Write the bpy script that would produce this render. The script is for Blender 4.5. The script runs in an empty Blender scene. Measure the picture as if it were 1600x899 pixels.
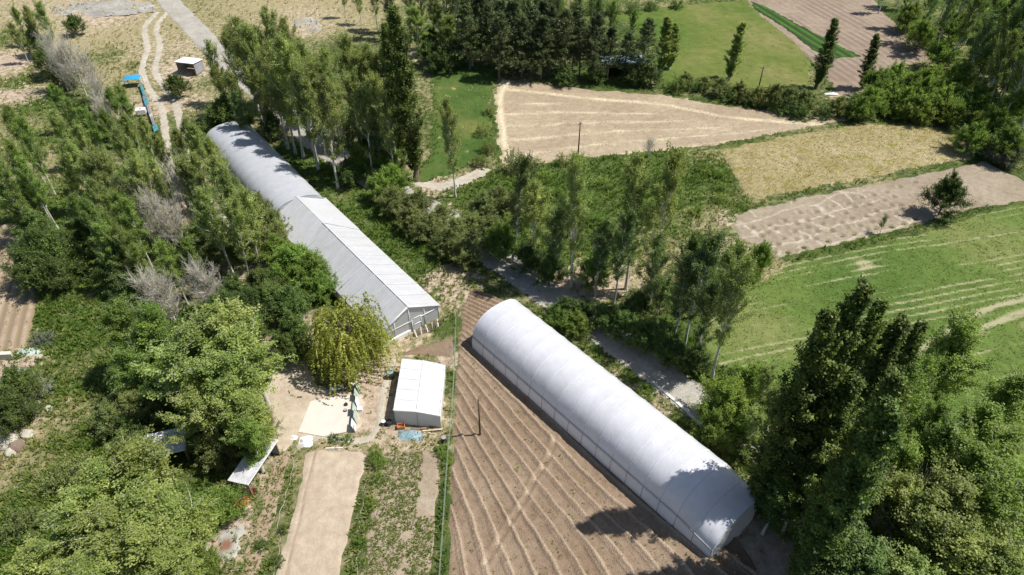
import bpy, bmesh, math, random
import numpy as np
from math import radians, sin, cos, pi, hypot
from mathutils import Vector, Matrix

# ------------------------------------------------------------------ camera, sky, sun, exposure
C = bpy.context.scene
COL = C.collection
H = 60.0; PITCH = radians(40.5); FPX = 1067.0
cam_d = bpy.data.cameras.new('camera'); cam = bpy.data.objects.new('camera', cam_d); COL.objects.link(cam)
cam.location = (0, 0, H); cam.rotation_euler = (pi/2 - PITCH, 0, 0)
cam_d.sensor_width = 36; cam_d.lens = FPX/1600*36; cam_d.clip_end = 5000; cam_d.clip_start = 0.5
C.camera = cam
SUN_EL = radians(59); SUN_AZ = radians(4)        # azimuth from +X towards +Y
w = bpy.data.worlds.new('World'); C.world = w; w.use_nodes = True
nt = w.node_tree; bg = nt.nodes['Background']
sky = nt.nodes.new('ShaderNodeTexSky'); sky.sky_type = 'NISHITA'; sky.sun_disc = False
sky.sun_elevation = SUN_EL; sky.sun_rotation = pi/2 - SUN_AZ
nt.links.new(sky.outputs[0], bg.inputs[0]); bg.inputs[1].default_value = 0.082
sd_ = bpy.data.lights.new('sun', 'SUN'); so = bpy.data.objects.new('sun', sd_); COL.objects.link(so)
sd_.energy = 5.0; sd_.angle = radians(0.5); sd_.color = (1.0, 0.955, 0.89)
so.location = (60, 0, 120)
sv = Vector((cos(SUN_EL)*cos(SUN_AZ), cos(SUN_EL)*sin(SUN_AZ), sin(SUN_EL)))
so.rotation_euler = sv.to_track_quat('Z', 'Y').to_euler()
C.view_settings.view_transform = 'Standard'; C.view_settings.look = 'None'
C.view_settings.exposure = 0.36; C.view_settings.gamma = 1.0
C.view_settings.use_curve_mapping = False
C.cycles.max_bounces = 6; C.cycles.diffuse_bounces = 3; C.cycles.transmission_bounces = 4; C.cycles.transparent_max_bounces = 6

rng = np.random.default_rng(7); random.seed(7)
PP = lambda a: np.array([at(*p) for p in a])

def at(px, py, z=0.0):                      # a spot on the land (or at height z) from a survey pixel of the 1600 px photograph
    x = (px-800)/FPX; y = (449.5-py)/FPX
    dy = cos(PITCH)+y*sin(PITCH); dz = -sin(PITCH)+y*cos(PITCH)
    t = (H-z)/-dz
    return (x*t, dy*t)
def height_of(px, py, top):
    X, Y = at(px, py); y = (449.5-top)/FPX
    return H-(Y*sin(PITCH)-y*Y*cos(PITCH))/(cos(PITCH)+y*sin(PITCH))
def proj(X, Y, Z=0):
    d = Y*cos(PITCH)+(H-Z)*sin(PITCH); u = Y*sin(PITCH)-(H-Z)*cos(PITCH)
    return 800+FPX*X/d, 449.5-FPX*u/d

# ------------------------------------------------------------------ noise, polygons
def _h(ix, iy, s):
    n = (ix*374761393 + iy*668265263 + s*1442695041) & 0xffffffff
    n = ((n ^ (n >> 13))*1274126177) & 0xffffffff
    return ((n ^ (n >> 16)) & 0xffffff)/float(0xffffff)
def vn(x, y, s=0):
    x = np.asarray(x, float); y = np.asarray(y, float)
    ix = np.floor(x).astype(np.int64); iy = np.floor(y).astype(np.int64)
    fx = x-ix; fy = y-iy; fx = fx*fx*(3-2*fx); fy = fy*fy*(3-2*fy)
    a = _h(ix, iy, s); b = _h(ix+1, iy, s); c = _h(ix, iy+1, s); d = _h(ix+1, iy+1, s)
    return (a*(1-fx)+b*fx)*(1-fy)+(c*(1-fx)+d*fx)*fy
def fbm(x, y, s=0, o=4):
    r = 0; a = .5; t = 0
    for i in range(o):
        r = r+a*vn(x*2**i, y*2**i, s+i*17); t += a; a *= .5
    return r/t
def ss(x, a, b):
    t = np.clip((x-a)/(b-a), 0, 1); return t*t*(3-2*t)
def sdist(poly, X, Y):                      # >0 inside
    P = np.asarray(poly, float); n = len(P)
    d = np.full(X.shape, 1e9); ins = np.zeros(X.shape, bool)
    for i in range(n):
        x0, y0 = P[i]; x1, y1 = P[(i+1) % n]
        ex, ey = x1-x0, y1-y0; L = ex*ex+ey*ey+1e-12
        t = np.clip(((X-x0)*ex+(Y-y0)*ey)/L, 0, 1)
        d = np.minimum(d, np.hypot(X-x0-t*ex, Y-y0-t*ey))
        c = ((y0 > Y) != (y1 > Y)) & (X < (x1-x0)*(Y-y0)/((y1-y0) if y1 != y0 else 1e-9)+x0)
        ins ^= c
    return np.where(ins, d, -d)
def ldist(line, X, Y):
    P = np.asarray(line, float); d = np.full(X.shape, 1e9)
    for i in range(len(P)-1):
        x0, y0 = P[i]; x1, y1 = P[i+1]; ex, ey = x1-x0, y1-y0; L = ex*ex+ey*ey+1e-12
        t = np.clip(((X-x0)*ex+(Y-y0)*ey)/L, 0, 1)
        d = np.minimum(d, np.hypot(X-x0-t*ex, Y-y0-t*ey))
    return d
def smooth_line(P, n=8):
    P = np.asarray(P, float); out = []
    Q = np.vstack([2*P[0]-P[1], P, 2*P[-1]-P[-2]])
    for i in range(1, len(Q)-2):
        for k in range(n):
            t = k/n; a, b, c, d = Q[i-1], Q[i], Q[i+1], Q[i+2]
            out.append(.5*((2*b)+(c-a)*t+(2*a-5*b+4*c-d)*t*t+(-a+3*b-3*c+d)*t**3))
    out.append(P[-1]); return np.array(out)
def ribbon(line, w0, w1=None):
    L = smooth_line(line); w1 = w0 if w1 is None else w1
    T = np.gradient(L, axis=0); T /= np.linalg.norm(T, axis=1)[:, None]; N = np.stack([-T[:, 1], T[:, 0]], 1)
    W = np.linspace(w0, w1, len(L))[:, None]/2
    return np.vstack([L+N*W, (L-N*W)[::-1]])

# ------------------------------------------------------------------ mesh + material helpers
def link(name, me, parent=None, mat=None):
    o = bpy.data.objects.new(name, me); COL.objects.link(o)
    if mat is not None: me.materials.append(mat)
    if parent is not None: o.parent = parent
    return o
def mk(name, V, F, attrs=None, smooth=False):
    V = np.asarray(V, np.float32); F = np.asarray(F, np.int32); k = F.shape[1]
    me = bpy.data.meshes.new(name)
    me.vertices.add(len(V)); me.vertices.foreach_set('co', V.ravel())
    me.loops.add(F.size); me.loops.foreach_set('vertex_index', F.ravel())
    me.polygons.add(len(F)); me.polygons.foreach_set('loop_start', np.arange(len(F), dtype=np.int32)*k)
    me.update(calc_edges=True)
    for nm, (dom, arr) in (attrs or {}).items():
        a = me.attributes.new(nm, 'FLOAT', dom); a.data.foreach_set('value', np.asarray(arr, np.float32))
    if smooth: me.polygons.foreach_set('use_smooth', np.ones(len(F), bool))
    me.validate()
    return me
def tag(o, label=None, cat=None, group=None, kind=None):
    if label: o['label'] = label
    if cat: o['category'] = cat
    if group: o['group'] = group
    if kind: o['kind'] = kind
    return o
def empty(name, loc, rz=0, **k):
    o = bpy.data.objects.new(name, None); COL.objects.link(o); o.location = loc; o.rotation_euler = (0, 0, rz)
    o.empty_display_size = .5
    return tag(o, **k)
class MB:
    def __init__(s): s.v = []; s.f = []
    def add(s, V, F):
        n = len(s.v); s.v += [tuple(map(float, p)) for p in V]; s.f += [tuple(int(i)+n for i in f) for f in F]; return s
    def box(s, c, d, rz=0, rx=0, ry=0):
        M = Matrix.Rotation(rz, 3, 'Z') @ Matrix.Rotation(ry, 3, 'Y') @ Matrix.Rotation(rx, 3, 'X')
        V = [Vector(c)+M @ Vector((x*d[0]/2, y*d[1]/2, z*d[2]/2)) for x in (-1, 1) for y in (-1, 1) for z in (-1, 1)]
        return s.add(V, [(0, 1, 3, 2), (4, 6, 7, 5), (0, 4, 5, 1), (2, 3, 7, 6), (0, 2, 6, 4), (1, 5, 7, 3)])
    def tube(s, pts, r, n=6, cap=True):
        pts = [Vector(p) for p in pts]; rs = r if hasattr(r, '__len__') else [r]*len(pts); V = []; F = []
        for i, p in enumerate(pts):
            t = (pts[min(i+1, len(pts)-1)]-pts[max(i-1, 0)]).normalized()
            a = t.orthogonal().normalized() if i == 0 else (a-t*a.dot(t)).normalized()
            b = t.cross(a)
            V += [p+(a*cos(2*pi*k/n)+b*sin(2*pi*k/n))*rs[i] for k in range(n)]
        for i in range(len(pts)-1):
            F += [(i*n+k, i*n+(k+1) % n, (i+1)*n+(k+1) % n, (i+1)*n+k) for k in range(n)]
        if cap: F += [tuple(range(n))[::-1], tuple(range((len(pts)-1)*n, len(pts)*n))]
        return s.add(V, F)
    def lathe(s, prof, c=(0, 0, 0), n=16):
        V = [(c[0]+r*cos(2*pi*k/n), c[1]+r*sin(2*pi*k/n), c[2]+z) for r, z in prof for k in range(n)]
        F = [(i*n+k, i*n+(k+1) % n, (i+1)*n+(k+1) % n, (i+1)*n+k) for i in range(len(prof)-1) for k in range(n)]
        F += [tuple(range(n))[::-1], tuple(range((len(prof)-1)*n, len(prof)*n))]
        return s.add(V, F)
    def build(s, name, mat, parent=None, smooth=False, loc=None, rz=0):
        me = bpy.data.meshes.new(name); me.from_pydata(s.v, [], s.f)
        if smooth: me.polygons.foreach_set('use_smooth', np.ones(len(me.polygons), bool))
        me.update(); o = link(name, me, parent, mat)
        if loc is not None: o.location = loc; o.rotation_euler = (0, 0, rz)
        return o

def newmat(name, rough=.85, spec=.25):
    m = bpy.data.materials.new(name); m.use_nodes = True; n = m.node_tree; b = n.nodes['Principled BSDF']
    b.inputs['Roughness'].default_value = rough; b.inputs['Specular IOR Level'].default_value = spec
    return m, n, b
def nz(n, scale, detail=4, rough=.55, co=None, dist=0):
    t = n.nodes.new('ShaderNodeTexNoise'); t.inputs['Scale'].default_value = scale; t.inputs['Detail'].default_value = detail
    t.inputs['Roughness'].default_value = rough; t.inputs['Distortion'].default_value = dist
    if co is None:
        c = n.nodes.new('ShaderNodeTexCoord'); co = c.outputs['Object']
    n.links.new(co, t.inputs['Vector']); return t.outputs['Fac']
def ramp(n, fac, stops, interp='LINEAR'):
    r = n.nodes.new('ShaderNodeValToRGB'); e = r.color_ramp.elements; r.color_ramp.interpolation = interp
    e[0].position = stops[0][0]; e[0].color = (*stops[0][1], 1); e[1].position = stops[-1][0]; e[1].color = (*stops[-1][1], 1)
    for p, c in stops[1:-1]:
        x = e.new(p); x.color = (*c, 1)
    n.links.new(fac, r.inputs[0]); return r.outputs[0]
def mr(n, v, a, b, c=0, d=1):
    m = n.nodes.new('ShaderNodeMapRange'); n.links.new(v, m.inputs[0])
    for i, x in enumerate((a, b, c, d)): m.inputs[i+1].default_value = x
    return m.outputs[0]
def mix(n, fac, a, b, typ='MIX'):
    m = n.nodes.new('ShaderNodeMix'); m.data_type = 'RGBA'; m.blend_type = typ
    for s, v in ((m.inputs[0], fac), (m.inputs[6], a), (m.inputs[7], b)):
        if isinstance(v, (int, float)): s.default_value = v
        elif isinstance(v, tuple): s.default_value = (*v, 1)
        else: n.links.new(v, s)
    return m.outputs[2]
def math_(n, op, a, b):
    m = n.nodes.new('ShaderNodeMath'); m.operation = op
    for i, v in enumerate((a, b)):
        if isinstance(v, (int, float)): m.inputs[i].default_value = v
        else: n.links.new(v, m.inputs[i])
    return m.outputs[0]
def attr(n, nm):
    a = n.nodes.new('ShaderNodeAttribute'); a.attribute_name = nm; return a.outputs['Fac']
def bump(n, b, h, s=.5, d=.1):
    u = n.nodes.new('ShaderNodeBump'); u.inputs['Strength'].default_value = s; u.inputs['Distance'].default_value = d
    n.links.new(h, u.inputs['Height']); n.links.new(u.outputs[0], b.inputs['Normal'])
def soil(name, cols, s1=.15, s2=1.5, s3=9, a=None, acol=None, bs=.6, speck=None):
    m, n, b = newmat(name, .95, .1)
    sh_ = (.775, .815, .825); cols = [tuple(v*k for v, k in zip(c, sh_)) for c in cols]; acol = tuple(v*k for v, k in zip(acol, sh_)) if acol else None
    base = ramp(n, nz(n, s1, 5), [(.33, cols[0]), (.5, cols[1]), (.67, cols[2])])
    f = nz(n, s2, 5, .65)
    base = mix(n, mr(n, f, .3, .7, 0, .75), base, mix(n, 1.0, base, (.62, .6, .57), 'MULTIPLY'))
    f3 = nz(n, s3, 3, .7)
    base = mix(n, mr(n, f3, .35, .65, 0, .5), base, mix(n, 1.0, base, (1.35, 1.32, 1.28), 'MULTIPLY'))
    if a: base = mix(n, mr(n, math_(n, 'ADD', attr(n, a), mr(n, f3, .3, .7, -.25, .25)), .2, .8), base, acol)
    if speck: base = mix(n, mr(n, nz(n, speck[1], 3, .6), speck[2], speck[2]+.06, 0, 1), base, speck[0])
    n.links.new(base, b.inputs['Base Color']); bump(n, b, f3, bs, .12)
    return m
def plain(name, col, rough=.6, var=.25, sc=2.0, metal=0, bs=.15):
    m, n, b = newmat(name, rough, .4); b.inputs['Metallic'].default_value = metal
    f = nz(n, sc, 5, .6); lo = tuple(c*(1-var) for c in col)
    n.links.new(ramp(n, f, [(.3, lo), (.7, col)]), b.inputs['Base Color']); bump(n, b, f, bs, .03)
    return m
def leafmat(name, dark, mid, light, trans=.3, rv=.25, warm=None):
    m, n, b = newmat(name, .5, .25)
    oi = n.nodes.new('ShaderNodeObjectInfo'); t = attr(n, 'tint')
    c = ramp(n, t, [(0, dark), (.5, mid), (1, light)])
    hs = n.nodes.new('ShaderNodeHueSaturation'); n.links.new(c, hs.inputs['Color'])
    n.links.new(mr(n, oi.outputs['Random'], 0, 1, .482, .508), hs.inputs['Hue'])
    r2 = math_(n, 'FRACT', math_(n, 'MULTIPLY', oi.outputs['Random'], 7.31), 0)
    n.links.new(mr(n, r2, 0, 1, 1-rv, 1+rv), hs.inputs['Value'])
    c = hs.outputs[0]
    n.links.new(c, b.inputs['Base Color'])
    tr = n.nodes.new('ShaderNodeBsdfTranslucent'); n.links.new(mix(n, 1.0, c, (1.25, 1.3, .6), 'MULTIPLY'), tr.inputs[0])
    ms = n.nodes.new('ShaderNodeMixShader'); ms.inputs[0].default_value = trans
    n.links.new(b.outputs[0], ms.inputs[1]); n.links.new(tr.outputs[0], ms.inputs[2])
    n.links.new(ms.outputs[0], n.nodes['Material Output'].inputs[0])
    return m
def barkmat(name, a, c):
    m, n, b = newmat(name, .9, .15)
    n.links.new(ramp(n, nz(n, 3, 4, .7), [(.35, a), (.6, c)]), b.inputs['Base Color']); return m

# ------------------------------------------------------------------ layout of the land (polygons in the photograph's pixels)
POLY = dict(
 ploughed=[(736, 452), (755, 452), (790, 470), (860, 560), (1000, 690), (1120, 800), (1175, 870), (1215, 960), (1240, 1100), (690, 1100), (697, 899), (705, 700), (712, 560), (718, 480)],
 tan=[(476, 706), (500, 700), (568, 705), (574, 720), (556, 800), (540, 870), (530, 960), (515, 1100), (375, 1100), (428, 899), (455, 800)],
 crop=[(604, 706), (680, 702), (690, 712), (684, 800), (672, 960), (660, 1100), (540, 1100), (558, 899), (585, 780)],
 bed=[(430, 704), (458, 700), (440, 780), (418, 860), (385, 960), (350, 1000), (378, 880), (405, 790)],
 smallbed=[(640, 545), (706, 527), (712, 545), (708, 562), (690, 558), (625, 556)],
 yard=[(395, 600), (430, 560), (440, 500), (452, 500), (470, 545), (500, 600), (565, 612), (575, 640), (560, 680), (470, 690), (445, 720), (425, 700), (430, 670), (395, 650)],
 straw=[(783, 122), (815, 128), (870, 133), (930, 140), (1040, 148), (1150, 168), (1290, 178), (1350, 184), (1240, 206), (1100, 231), (1010, 238), (900, 250), (830, 258), (783, 258), (775, 220), (770, 150)],
 gold=[(1122, 234), (1240, 211), (1350, 193), (1440, 195), (1500, 207), (1532, 225), (1525, 250), (1440, 262), (1330, 285), (1250, 298), (1180, 318), (1158, 300)],
 dug=[(1145, 335), (1250, 309), (1400, 280), (1540, 252), (1580, 272), (1640, 300), (1640, 312), (1530, 325), (1420, 357), (1300, 385), (1215, 404), (1150, 372)],
 green=[(1225, 412), (1330, 390), (1440, 362), (1530, 333), (1680, 300), (1900, 480), (1800, 760), (1600, 760), (1400, 640), (1200, 600), (1090, 560), (1100, 500), (1170, 450)],
 meadow=[(950, 22), (1050, 8), (1170, 0), (1200, 30), (1240, 60), (1272, 100), (1262, 138), (1150, 140), (1040, 132), (1000, 100), (1000, 50)],
 farplough=[(1160, -60), (1330, -60), (1380, 20), (1455, 80), (1460, 95), (1400, 105), (1340, 152), (1310, 148), (1280, 112), (1245, 75), (1165, 8)],
 fargreen=[(1172, 2), (1200, 12), (1260, 45), (1350, 90), (1300, 93), (1270, 80), (1215, 40), (1175, 15)],
 lmeadow=[(672, 88), (720, 92), (782, 102), (776, 130), (770, 180), (772, 240), (740, 262), (690, 278), (660, 290), (640, 282), (672, 240)],
 leftplough=[(-60, 350), (26, 350), (58, 450), (60, 480), (44, 545), (-60, 556)],
)
W = {k: PP(v) for k, v in POLY.items()}
ROADL = PP([(215, -60), (262, 0), (300, 40), (345, 88), (415, 150), (495, 222), (590, 285), (690, 340), (775, 402), (860, 462), (1000, 560), (1088, 628), (1200, 705), (1330, 800), (1500, 920), (1700, 1060)])
road_poly = ribbon(ROADL, 6.0, 4.8)
TRACKL = PP([(255, 18), (236, 42), (240, 75), (232, 110), (246, 140), (264, 168), (272, 215), (285, 280), (320, 330), (360, 380), (405, 420), (445, 480), (460, 540)])
YLOOP = PP([(462, 700), (505, 682), (560, 690), (590, 668), (600, 610), (615, 560)])
SPURL = PP([(640, 278), (680, 292), (730, 280), (760, 262)])
# greenhouses
GC = [at(738, 545), at(1107, 874)]                       # left base, far and near
SHED = at(616, 664)
# ------------------------------------------------------------------ ground materials
M = {}
M['road'] = soil('road_gravel', [(.40, .36, .315), (.46, .42, .37), (.52, .475, .42)], .2, 2, 12, bs=.3, speck=((.16, .15, .13), 2.5, .62))
M['track'] = soil('track_dust', [(.50, .43, .35), (.56, .49, .40), (.62, .55, .46)], .3, 1.5, 8)
M['ploughed'] = soil('ploughed_soil', [(.29, .20, .135), (.33, .235, .165), (.38, .28, .20)], .12, 1.2, 7, 'row', (.62, .47, .34), bs=1.0, speck=((.20, .135, .09), 3.2, .63))
M['tan'] = soil('levelled_soil', [(.52, .405, .305), (.55, .435, .33), (.59, .475, .365)], .15, .8, 6, 'row', (.34, .25, .18), bs=.5)
M['crop'] = soil('crop_soil', [(.38, .29, .21), (.43, .34, .25), (.47, .38, .29)], .3, 1.5, 7, bs=.8)
M['bed'] = soil('bed_soil', [(.40, .28, .2), (.45, .33, .24), (.5, .38, .28)], .5, 2, 7, bs=1.0, speck=((.12, .14, .05), 1.6, .6))
M['yard'] = soil('yard_dust', [(.50, .40, .30), (.58, .47, .36), (.64, .54, .43)], .15, 1.0, 7, bs=.4)
M['straw'] = soil('stubble', [(.38, .285, .20), (.44, .34, .24), (.51, .41, .29)], .08, .9, 5, 'row', (.76, .64, .44), bs=.6)
M['gold'] = soil('ripe_grass', [(.35, .29, .13), (.42, .345, .18), (.50, .41, .25)], .09, .7, 5, bs=1.0, speck=((.22, .21, .06), .5, .57))
M['dug'] = soil('dug_soil', [(.33, .26, .19), (.38, .305, .225), (.43, .35, .265)], .12, 1.0, 5, 'row', (.60, .50, .40), bs=.8)
M['green'] = soil('young_crop', [(.10, .165, .035), (.145, .205, .048), (.23, .25, .085)], .05, .6, 5, 'row', (.42, .37, .22), bs=.8)
M['meadow'] = soil('meadow_grass', [(.10, .165, .03), (.17, .20, .05), (.25, .235, .085)], .045, .5, 4, bs=1.0, speck=((.06, .11, .02), .8, .62))
M['farplough'] = soil('far_soil', [(.32, .24, .18), (.36, .275, .21), (.40, .31, .24)], .06, .6, 4, 'row', (.24, .17, .13), bs=.6)
M['fargreen'] = soil('vegetable_rows', [(.05, .13, .025), (.07, .17, .03), (.09, .2, .035)], .2, 1, 5, 'row', (.05, .07, .025), bs=.8)
M['lmeadow'] = soil('dense_meadow', [(.06, .12, .025), (.095, .15, .035), (.19, .20, .06)], .08, .8, 5, bs=1.0, speck=((.32, .27, .14), .35, .66))

def field(name, poly, cell, zf=None, rowf=None, mat=None, top=.05, edge=.5, en=.5, cutter=None):
    poly = np.asarray(poly); x0, y0 = poly.min(0)-1; x1, y1 = poly.max(0)+1
    xs = np.arange(x0, x1, cell); ys = np.arange(y0, y1, cell); X, Y = np.meshgrid(xs, ys)
    d = sdist(poly, X, Y)+(fbm(X*.8, Y*.8, 5, 3)-.5)*2*en
    z = -.06+(top+.06)*ss(d, 0, edge)
    if zf is not None: z = z+zf(X, Y)*ss(d, .05, edge*1.5)
    R = rowf(X, Y) if rowf is not None else np.zeros_like(X)
    keep = d > -.05
    if cutter is not None: keep &= cutter(X, Y)
    q = keep[:-1, :-1] & keep[1:, :-1] & keep[:-1, 1:] & keep[1:, 1:]
    idx = np.arange(X.size).reshape(X.shape)
    F = np.stack([idx[:-1, :-1][q], idx[:-1, 1:][q], idx[1:, 1:][q], idx[1:, :-1][q]], 1)
    used = np.unique(F); mp = np.zeros(X.size, np.int64); mp[used] = np.arange(len(used)); F = mp[F]
    V = np.stack([X.ravel(), Y.ravel(), z.ravel()], 1)[used]
    me = mk(name, V, F, {'row': ('POINT', R.ravel()[used])}, True)
    return tag(link(name, me, None, mat), kind='structure')

# ------------------------------------------------------------------ the ground: one sheet to the horizon
BL = [  # px, py, world radius, dry, bare
 (150, 60, 26, .95, .15), (200, 95, 12, 1, .1), (270, 70, 14, .8, .55), (160, 20, 14, .9, .9), (60, 15, 14, .9, .5), (20, 95, 9, .9, .9), (25, 150, 8, .9, .8), (120, -20, 30, .9, .5),
 (285, 110, 8, .8, .9), (290, 160, 8, .8, .6), (220, 165, 6, .9, .8), (400, 0, 20, .9, .3), (480, 45, 9, .9, .8), (560, 30, 9, .8, .4), (570, -20, 30, .8, .2), (660, 85, 6, .9, .8), (700, 75, 6, .9, .6), (470, 20, 12, 1, .5),
 (300, 320, 6, .9, 1), (285, 270, 4, .7, .5), (400, 412, 5, .8, 1), (380, 560, 4, .6, .5), (445, 530, 5, .8, 1), (440, 480, 4, .8, .9), (200, 290, 6, .9, .2), (70, 275, 4, .9, .7), (60, 240, 7, .9, .3), (110, 285, 8, .8, .1), (40, 200, 8, .7, .2),
 (700, 445, 4, .9, .8), (720, 430, 3, .8, .9), (690, 470, 3, .9, .6), (670, 285, 3.5, .8, 1), (700, 288, 3.5, .8, 1), (735, 262, 4, .9, .5), (660, 310, 3, .6, .8), (690, 330, 3, .6, .8), (470, 200, 6, .8, .3), (430, 190, 4, .9, .2), (640, 250, 5, .8, .1),
 (970, 600, 2.5, .9, .9), (1030, 655, 2.5, .9, 1), (1065, 680, 2.5, .9, .9), (1000, 625, 3, .8, .5), (1090, 660, 3, .4, .2), (840, 470, 3, .6, .3),
 (930, 440, 4, .9, .9), (970, 440, 4, 1, .8), (1000, 430, 4, 1, .4), (880, 450, 4, .8, .9), (1150, 395, 4, .9, .9), (1140, 340, 3.5, .9, .9), (1160, 420, 5, 1, .5), (1190, 415, 4, 1, .2), (1090, 350, 4, .9, .2), (1050, 400, 4, .9, .2), (1000, 380, 5, .8, .1),
 (1320, 148, 4, .6, .9), (1290, 60, 4, .6, .7), (1150, 300, 6, .6, 0), (1100, 240, 5, .8, 0),
 (35, 640, 3.5, .8, 1), (40, 700, 3.5, .8, .9), (80, 640, 3, .7, .7), (20, 560, 3.5, .8, 1), (70, 550, 3, .6, .8), (130, 660, 4, .8, .1), (0, 760, 6, .9, .1), (80, 720, 4, .7, .1), (120, 560, 5, .6, 0), (100, 470, 5, .6, 0), (90, 620, 4, .7, .3),
 (590, 600, 4, .8, .9), (585, 560, 4, .9, .7), (600, 640, 4, .8, 1), (600, 680, 5, .8, .8), (660, 690, 4, .9, .5), (520, 700, 3, .9, .5), (640, 530, 3, .9, .6), (400, 740, 3, .7, .6), (380, 800, 3, .6, .5), (350, 850, 4, .6, .8), (700, 560, 2, .8, .7), (420, 650, 4, .8, .8), (700, 650, 2, .9, .6),
 (1100, 890, 4, .8, .9), (1180, 860, 4, .8, .9), (1240, 850, 5, .8, .8), (1230, 900, 6, .8, .9), (1130, 920, 6, .8, .9), (1200, 690, 3, .6, .8), (1150, 780, 4, .7, .6),
]
LUSH = [(30, 130, 5), (70, 160, 6), (90, 210, 7), (60, 300, 6), (130, 330, 8), (110, 440, 7), (80, 500, 6), (140, 500, 6), (120, 600, 5), (150, 680, 5), (60, 780, 5), (30, 850, 5), (160, 90, 5), (0, 60, 6), (225, 100, 4), (620, 370, 9), (700, 420, 7), (560, 330, 6), (1000, 290, 14), (880, 300, 12), (1080, 270, 10), (940, 370, 9), (860, 400, 7), (780, 300, 10), (520, 260, 6), (1150, 615, 6), (1060, 560, 6), (100, 530, 6), (20, 620, 3.5), (1450, 230, 5), (1150, 330, 3), (1240, 340, 1), (720, 230, 5), (1560, 620, 18), (1420, 570, 18), (1300, 500, 14)]
BW = [(*at(a, b), r, d, e) for a, b, r, d, e in BL]; LW = [(*at(a, b), r) for a, b, r in LUSH]
def cover(X, Y):
    dry = .28+.5*(fbm(X*.05, Y*.05, 3)-.45)+.8*(fbm(X*.25, Y*.25, 9)-.5); bare = np.full(X.shape, 0.0)+.5*(fbm(X*.12, Y*.12, 21)-.62)
    wx = X+3*(fbm(X*.35, Y*.35, 31)-.5)*2; wy = Y+3*(fbm(X*.35, Y*.35, 41)-.5)*2
    for x, y, r, d, e in BW:
        g = np.exp(-((wx-x)**2+(wy-y)**2)/(r*r)*1.1); dry = dry*(1-g)+d*g; bare = bare*(1-g)+e*g
    lush = np.zeros(X.shape)
    for x, y, r in LW:
        g = np.exp(-((wx-x)**2+(wy-y)**2)/(r*r)); lush = np.maximum(lush, g)
    dry = dry*(1-.55*lush)+.25*lush*(fbm(X*.4, Y*.4, 44)-.5)*2
    return dry, bare, lush
FLATS = [W[k] for k in ('ploughed', 'tan', 'crop', 'bed', 'smallbed', 'yard', 'straw', 'gold', 'dug', 'green', 'meadow', 'farplough', 'lmeadow', 'leftplough')]+[road_poly]
DUGS = len(FLATS)
STRUCT_FLATS = [np.array([at(330, 212), at(385, 185), at(700, 500), at(594, 545), at(430, 345)])]
def landz(X, Y):
    z = .55*(fbm(X*.09, Y*.09, 51)-.5)+.30*(fbm(X*.6, Y*.6, 61)-.5)
    f = np.full(X.shape, -1e9)
    for p in FLATS+STRUCT_FLATS+[ribbon(TRACKL, 5), ribbon(YLOOP, 2.4)]: f = np.maximum(f, sdist(p, X, Y))
    z = z*ss(-f, .2, 3.0)
    g = np.full(X.shape, -1e9)
    for p in FLATS: g = np.maximum(g, sdist(p, X, Y))
    return z-.25*ss(g, .9, 2.2)
gx = np.concatenate([[-4000, -1500, -700, -350, -220, -170], np.arange(-145, -60, .9), np.arange(-60, 60, .55), np.arange(60, 146, .9), [170, 220, 350, 700, 1500, 4000]])
gy = np.concatenate([[-3000, -1000, -300, -80, -20, 5], np.arange(14, 110, .55), np.arange(110, 215, .9), [230, 280, 400, 800, 1600, 4000]])
GX, GY = np.meshgrid(gx, gy)
dry, bare, lush = cover(GX, GY); GZ = landz(GX, GY)
idx = np.arange(GX.size).reshape(GX.shape)
F = np.stack([idx[:-1, :-1], idx[:-1, 1:], idx[1:, 1:], idx[1:, :-1]], -1).reshape(-1, 4)
me = mk('ground', np.stack([GX.ravel(), GY.ravel(), GZ.ravel()], 1), F, {'dry': ('POINT', dry.ravel()), 'bare': ('POINT', bare.ravel()), 'lush': ('POINT', lush.ravel())}, True)
m, n, b = newmat('rough_grassland', .95, .1)
fa = nz(n, 1.1, 5, .65); fb = nz(n, 5, 4, .7); fc = nz(n, .28, 5, .6)
da = math_(n, 'ADD', attr(n, 'dry'), mr(n, fa, .3, .7, -.35, .35))
ba = math_(n, 'ADD', attr(n, 'bare'), mr(n, fa, .3, .7, -.38, .38))
grn = ramp(n, fc, [(.35, (.05, .085, .022)), (.5, (.085, .12, .032)), (.66, (.13, .155, .045))])
grn = mix(n, attr(n, 'lush'), grn, ramp(n, fa, [(.35, (.06, .11, .022)), (.6, (.12, .16, .04))]))
grn = mix(n, mr(n, fb, .4, .62, 0, .7), grn, mix(n, 1.0, grn, (.5, .55, .5), 'MULTIPLY'))
dr = ramp(n, fb, [(.3, (.21, .185, .085)), (.52, (.32, .275, .155)), (.7, (.43, .365, .24))])
so_ = ramp(n, fa, [(.3, (.33, .25, .18)), (.5, (.42, .33, .25)), (.7, (.54, .45, .35))])
c = mix(n, mr(n, da, .3, .8), grn, dr); c = mix(n, mr(n, ba, .42, .72), c, so_)
n.links.new(c, b.inputs['Base Color']); bump(n, b, fb, 1.0, .2)
tag(link('ground', me, None, m), kind='structure')

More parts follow.
